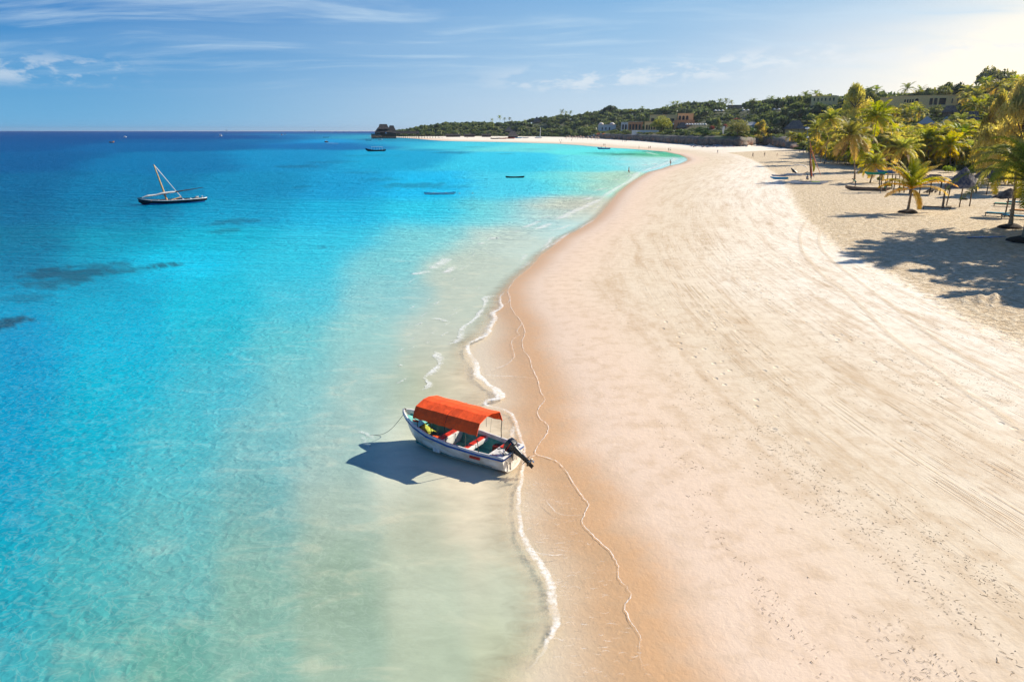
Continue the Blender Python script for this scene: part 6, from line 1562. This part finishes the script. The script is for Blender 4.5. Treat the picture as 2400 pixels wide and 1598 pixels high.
for i, (u, v, lab) in enumerate([(1567, 355, 'left bather of the pair on the wet sand near the inlet'), (1571, 355, 'right bather of the pair on the wet sand near the inlet'), (1520.5, 349.6, 'left bather of the pair beside the dark seaweed heap'), (1523.8, 349.4, 'right bather of the pair beside the dark seaweed heap'), (1497.5, 349.4, 'bather alone on the wet far sand, left of the pair'),
    (1414.5, 343, 'left bather of the pair above the blue boat'), (1417.8, 343, 'right bather of the pair above the blue boat'), (1459, 333, 'person in white, left of three at the foot of the cliff'), (1464.5, 334, 'person in dark clothes, middle of three at the foot of the cliff'), (1468, 332.5, 'person in dark clothes, right of three at the foot of the cliff'),
    (1311, 331.6, 'left person of a pair on the far sand below the parasols'), (1315.5, 331.6, 'right person of a pair on the far sand below the parasols'), (1339, 331, 'person alone on the far sand below the parasols'), (1314, 336.6, 'person at the far water edge below a pair'),
    (1030, 325, 'left person of three near the jetty'), (1034, 325, 'middle person of three near the jetty'), (1037.5, 325, 'right person of three near the jetty'), (1095, 325, 'person walking on the far sand right of the jetty'), (1152, 326.4, 'person beside the far row of beached boats')]):
    tp = [None, 'white', None, 'orange', None, None, None, 'white', 'navy', 'black', 'navy', 'white', 'grey', 'black', 'red', 'navy', 'red', 'black', 'navy'][i]
    person(u, v, lab, tp, ['red', 'navy', 'black', 'blue'][i % 4], 1 if i < 7 else 0, 'walk' if i % 2 else 'stand', face=i*1.1, H=1.8)
bo, bb_, bd = BLUEBOAT
for k, (x, lab) in enumerate([(-1.0, 'person seated at the back of the blue open boat'), (1.4, 'person in dark clothes seated towards the front of the blue open boat')]):
    M = Matrix.Translation(bo.location) @ Matrix.Rotation(bo.rotation_euler.z, 4, 'Z'); person(0, 0, lab, ['white', 'black'][k], 'navy', 0, 'sit', loc=M @ Vector((x, 0, .45)), H=1.8)
b = at(1903, 428); person(0, 0, 'person in blue vest and white shirt crouched at the catamaran mast', 'blue', 'white', 0, 'bend', loc=b+Vector((0, .6, .35)), H=1.7, face=1.3)
b = at(1897, 427); person(0, 0, 'person in light blue shirt seated on the catamaran trampoline', 'blue', 'navy', 0, 'sit', loc=b+Vector((-.2, .9, .35)), H=1.7, face=.5)
b = Vector(P(1164, 338, -1.1)); person(0, 0, 'swimmer far out in the turquoise water below the far boats', None, 'red', 1, 'stand', loc=b, H=1.8)
# ------------------------------------------------------------------ woods on the hillside
PROT = globals().get('PROT', [])
def hidden(x, y, z, rad, H):
    d = depth_of((x, y, z)); u, v = proj((x, y, z+H*.5)); r_ = rad*F/d; hh = H*F/d
    for (u0, u1, v0, v1, dd) in PROT:
        if d < dd+4 and u+r_*.75 > u0 and u-r_*.75 < u1 and v-hh*.5 < v1 and v+hh*.5 > v0: return True
        if abs(d-dd) < 7 and u0-3 < u < u1+3: return True
    return False
wr = random.Random(77)
cand = []
for i in range(75000):
    uu_ = wr.uniform(900, 2440); dd_ = math.exp(wr.uniform(math.log(150), math.log(1600)))
    x = (uu_-1200)/F*dd_; y = dd_
    cand.append((x, y))
ca = np.array(cand); zt, ss, cc_ = terrain_parts(ca[:, 0], ca[:, 1])
rough_in = sdist(ca[:, 0], ca[:, 1], Rpoly)
ok = (cc_ > 4) & (cc_ < 185)
pts = [(ca[i, 0], ca[i, 1], zt[i], cc_[i]) for i in np.nonzero(ok)[0]]
cell = {}; chosen = []
for x, y, z, c in pts:
    u, v = proj((x, y, z+6))
    sp2 = 7.2 if y < 330 else np.interp(y, [330, 700], [8.0, 11.0])
    k = (int(x//11), int(y//11))
    if any((x-a)**2+(y-b)**2 < sp2**2 for i in (-1, 0, 1) for j in (-1, 0, 1) for a, b in cell.get((k[0]+i, k[1]+j), ())): continue
    # skip the ground nobody sees: behind the crest
    tt = np.linspace(0.25, .985, 40); zz_, _, _ = terrain_parts(x*tt, y*tt); los = CH+(z+8-CH)*tt
    if (zz_ > los).any(): continue
    cell.setdefault(k, []).append((x, y)); chosen.append((y, x, z, c))
chosen.sort()
print('hill trees', len(chosen))
zone = [(260, 'tree on the sunny slope above the palm grove', 'trees on the slope above the palms'), (430, 'tree among the gardens right of the hotel', 'trees in the hillside gardens'),
        (640, 'tree on the wooded hill above the cliff', 'trees on the wooded hill'), (5000, 'tree in the dense wood towards the pier', 'trees in the wood near the pier')]
KD = ['dense dark green', 'rounded mid green', 'dark flat crowned', 'taller mid green', 'pale yellow green', 'tall dark', 'low spreading green']
nind = 0; far = []; npalm = 0
grp = {}
for y, x, z, c in chosen:
    g_ = float(np.interp(y, [250, 450, 750], [.9, 1.15, 1.6])); rad = wr.uniform(3.2, 5.8)*g_; H = wr.uniform(4.5, 8.5)*min(g_, 1.3)
    if c < 15: H *= .7; rad *= .8
    if hidden(x, y, z, rad, H): 
        rad = 2.0; H = 2.2
        if hidden(x, y, z, rad, H): continue
    u, _ = proj((x, y, z))
    if y < 420 and wr.random() < .55 and H > 4 and npalm < 140:
        npalm += 1
        put_palm((x, y, z), H+wr.uniform(-1, 2), (wr.uniform(-1, 1), 0), None, wr.uniform(.9, 1.15), ('coconut palm among hillside trees above the right half of the palm grove' if u > 1900 else 'coconut palm among garden trees between hotel and palm grove'), 'palms scattered over the hillside'+(' right' if u > 1900 else ' left'), .14); continue
    if nind < 262:
        nind += 1
        for lim, lab, g in zone:
            if y < lim: break
        kk = wr.choice([1, 3, 4, 6, 4, 4] if y < 430 else [0, 1, 2, 5, 3, 6, 0, 2])
        put_tree((x, y, z-.3), rad, H, kk, KD[kk]+' '+lab, g+', '+KD[kk])
    else: far.append((x, y, z, rad, H))
V, Fc, cl, off = [], [], [], 0
protos = [leaf_cloud(dome_lobes(140+i, 8, 1.0, .6, .15), 230, .30, 60+i) for i in range(6)]
vv, ff, cl_l = [], [], []
for x, y, z, rad, H in far:
    a, b, c = protos[wr.randrange(6)]; th = wr.uniform(0, 6.28); q = a.copy()
    q = np.stack([(a[:, 0]*math.cos(th)-a[:, 1]*math.sin(th))*rad+x, (a[:, 0]*math.sin(th)+a[:, 1]*math.cos(th))*rad+y, a[:, 2]*H+z-.3], 1)
    vv.append(q); ff.append(b+off); cl_l.append(np.clip(c*.55+wr.uniform(0, .45), 0, 1)); off += len(a)
if vv:
    me = np_mesh('distant_wood', np.concatenate(vv), np.concatenate(ff), ML_wood, False); fattr(me, 'cl', np.concatenate(cl_l)); link('distant_wood', me, kind='stuff')
# low scrub carpet between the trees
rr_ = np.random.default_rng(5)
qs = []
m_ = (cc_ > 2.5) & (cc_ < 190)
idx = np.nonzero(m_)[0]; idx = idx[:20000]
pr0 = [leaf_cloud(dome_lobes(240+i, 5, .6, .5, 0), 34, .45, 80+i) for i in range(5)]
vv, ff, cl_l, off = [], [], [], 0
for i in idx:
    x, y, z = ca[i, 0], ca[i, 1], zt[i]; a, b, c = pr0[i % 5]; s_r = 1.1+1.6*((i*37 % 100)/100)
    if hidden(x, y, z, s_r*.7, s_r*.7): continue
    vv.append(a*np.array([s_r, s_r, s_r*.8])+np.array([x, y, z-.15])); ff.append(b+off); cl_l.append(np.clip(c*.6+(i % 7)/16, 0, 1)); off += len(a)
me = np_mesh('undergrowth', np.concatenate(vv), np.concatenate(ff), ML_wood, False); fattr(me, 'cl', np.concatenate(cl_l)); link('undergrowth', me, kind='stuff')
# palms of the grove behind the open sand
gr = random.Random(12); placed = []
def gl(u, h, d):
    a = 'short' if h < 5 else 'tall' if h > 7 else 'medium high'; b = 'left end' if u < 2000 else 'left middle' if u < 2120 else 'right middle' if u < 2260 else 'right end'; c = 'front' if d < 170 else 'back'
    return f'{a} coconut palm in the {c} rows at the {b} of the grove', f'{a} palms, {c}, {b} of the grove'
for i in range(12000):
    if len(placed) >= 150: break
    u = gr.uniform(1865, 2440); lim = np.interp(u, [1865, 1900, 2000, 2100, 2200, 2300, 2440], [352, 372, 392, 398, 398, 402, 412])
    d = gr.uniform(110, 330); x = (u-1200)/F*d; y = d
    z, s, c = terrain_parts(np.array([x]), np.array([y])); z = float(z[0])
    if c[0] > 25 or s[0] < 8: continue
    uu_, vv_ = proj((x, y, z))
    if vv_ > lim or uu_ > 2450: continue
    if any((x-a)**2+(y-b)**2 < 3.9**2 for a, b in placed): continue
    placed.append((x, y)); h = gr.uniform(3.5, 8.5)
    if hidden(x, y, z, 2.5, h+2): h = 2.5
    put_palm((x, y, z), h, (gr.uniform(-1.2, .5), gr.uniform(-.5, .5)), None, gr.uniform(.95, 1.2), *gl(uu_, h, d), .14)
print('grove palms', len(placed), 'ind trees', nind, 'far', len(far))
# ------------------------------------------------------------------ air
m_h, t, out = newmat('haze_air')
v = t.new('ShaderNodeVolumePrincipled'); v.inputs['Color'].default_value = (0.80, 0.90, 1.0, 1); v.inputs['Density'].default_value = 0.000045; v.inputs['Anisotropy'].default_value = 0.6
t.l.new(v.outputs[0], out.inputs['Volume'])
MB().box((0, 0, 22.0), (33000, 33000, 56)).build('haze', m_h, kind='stuff')
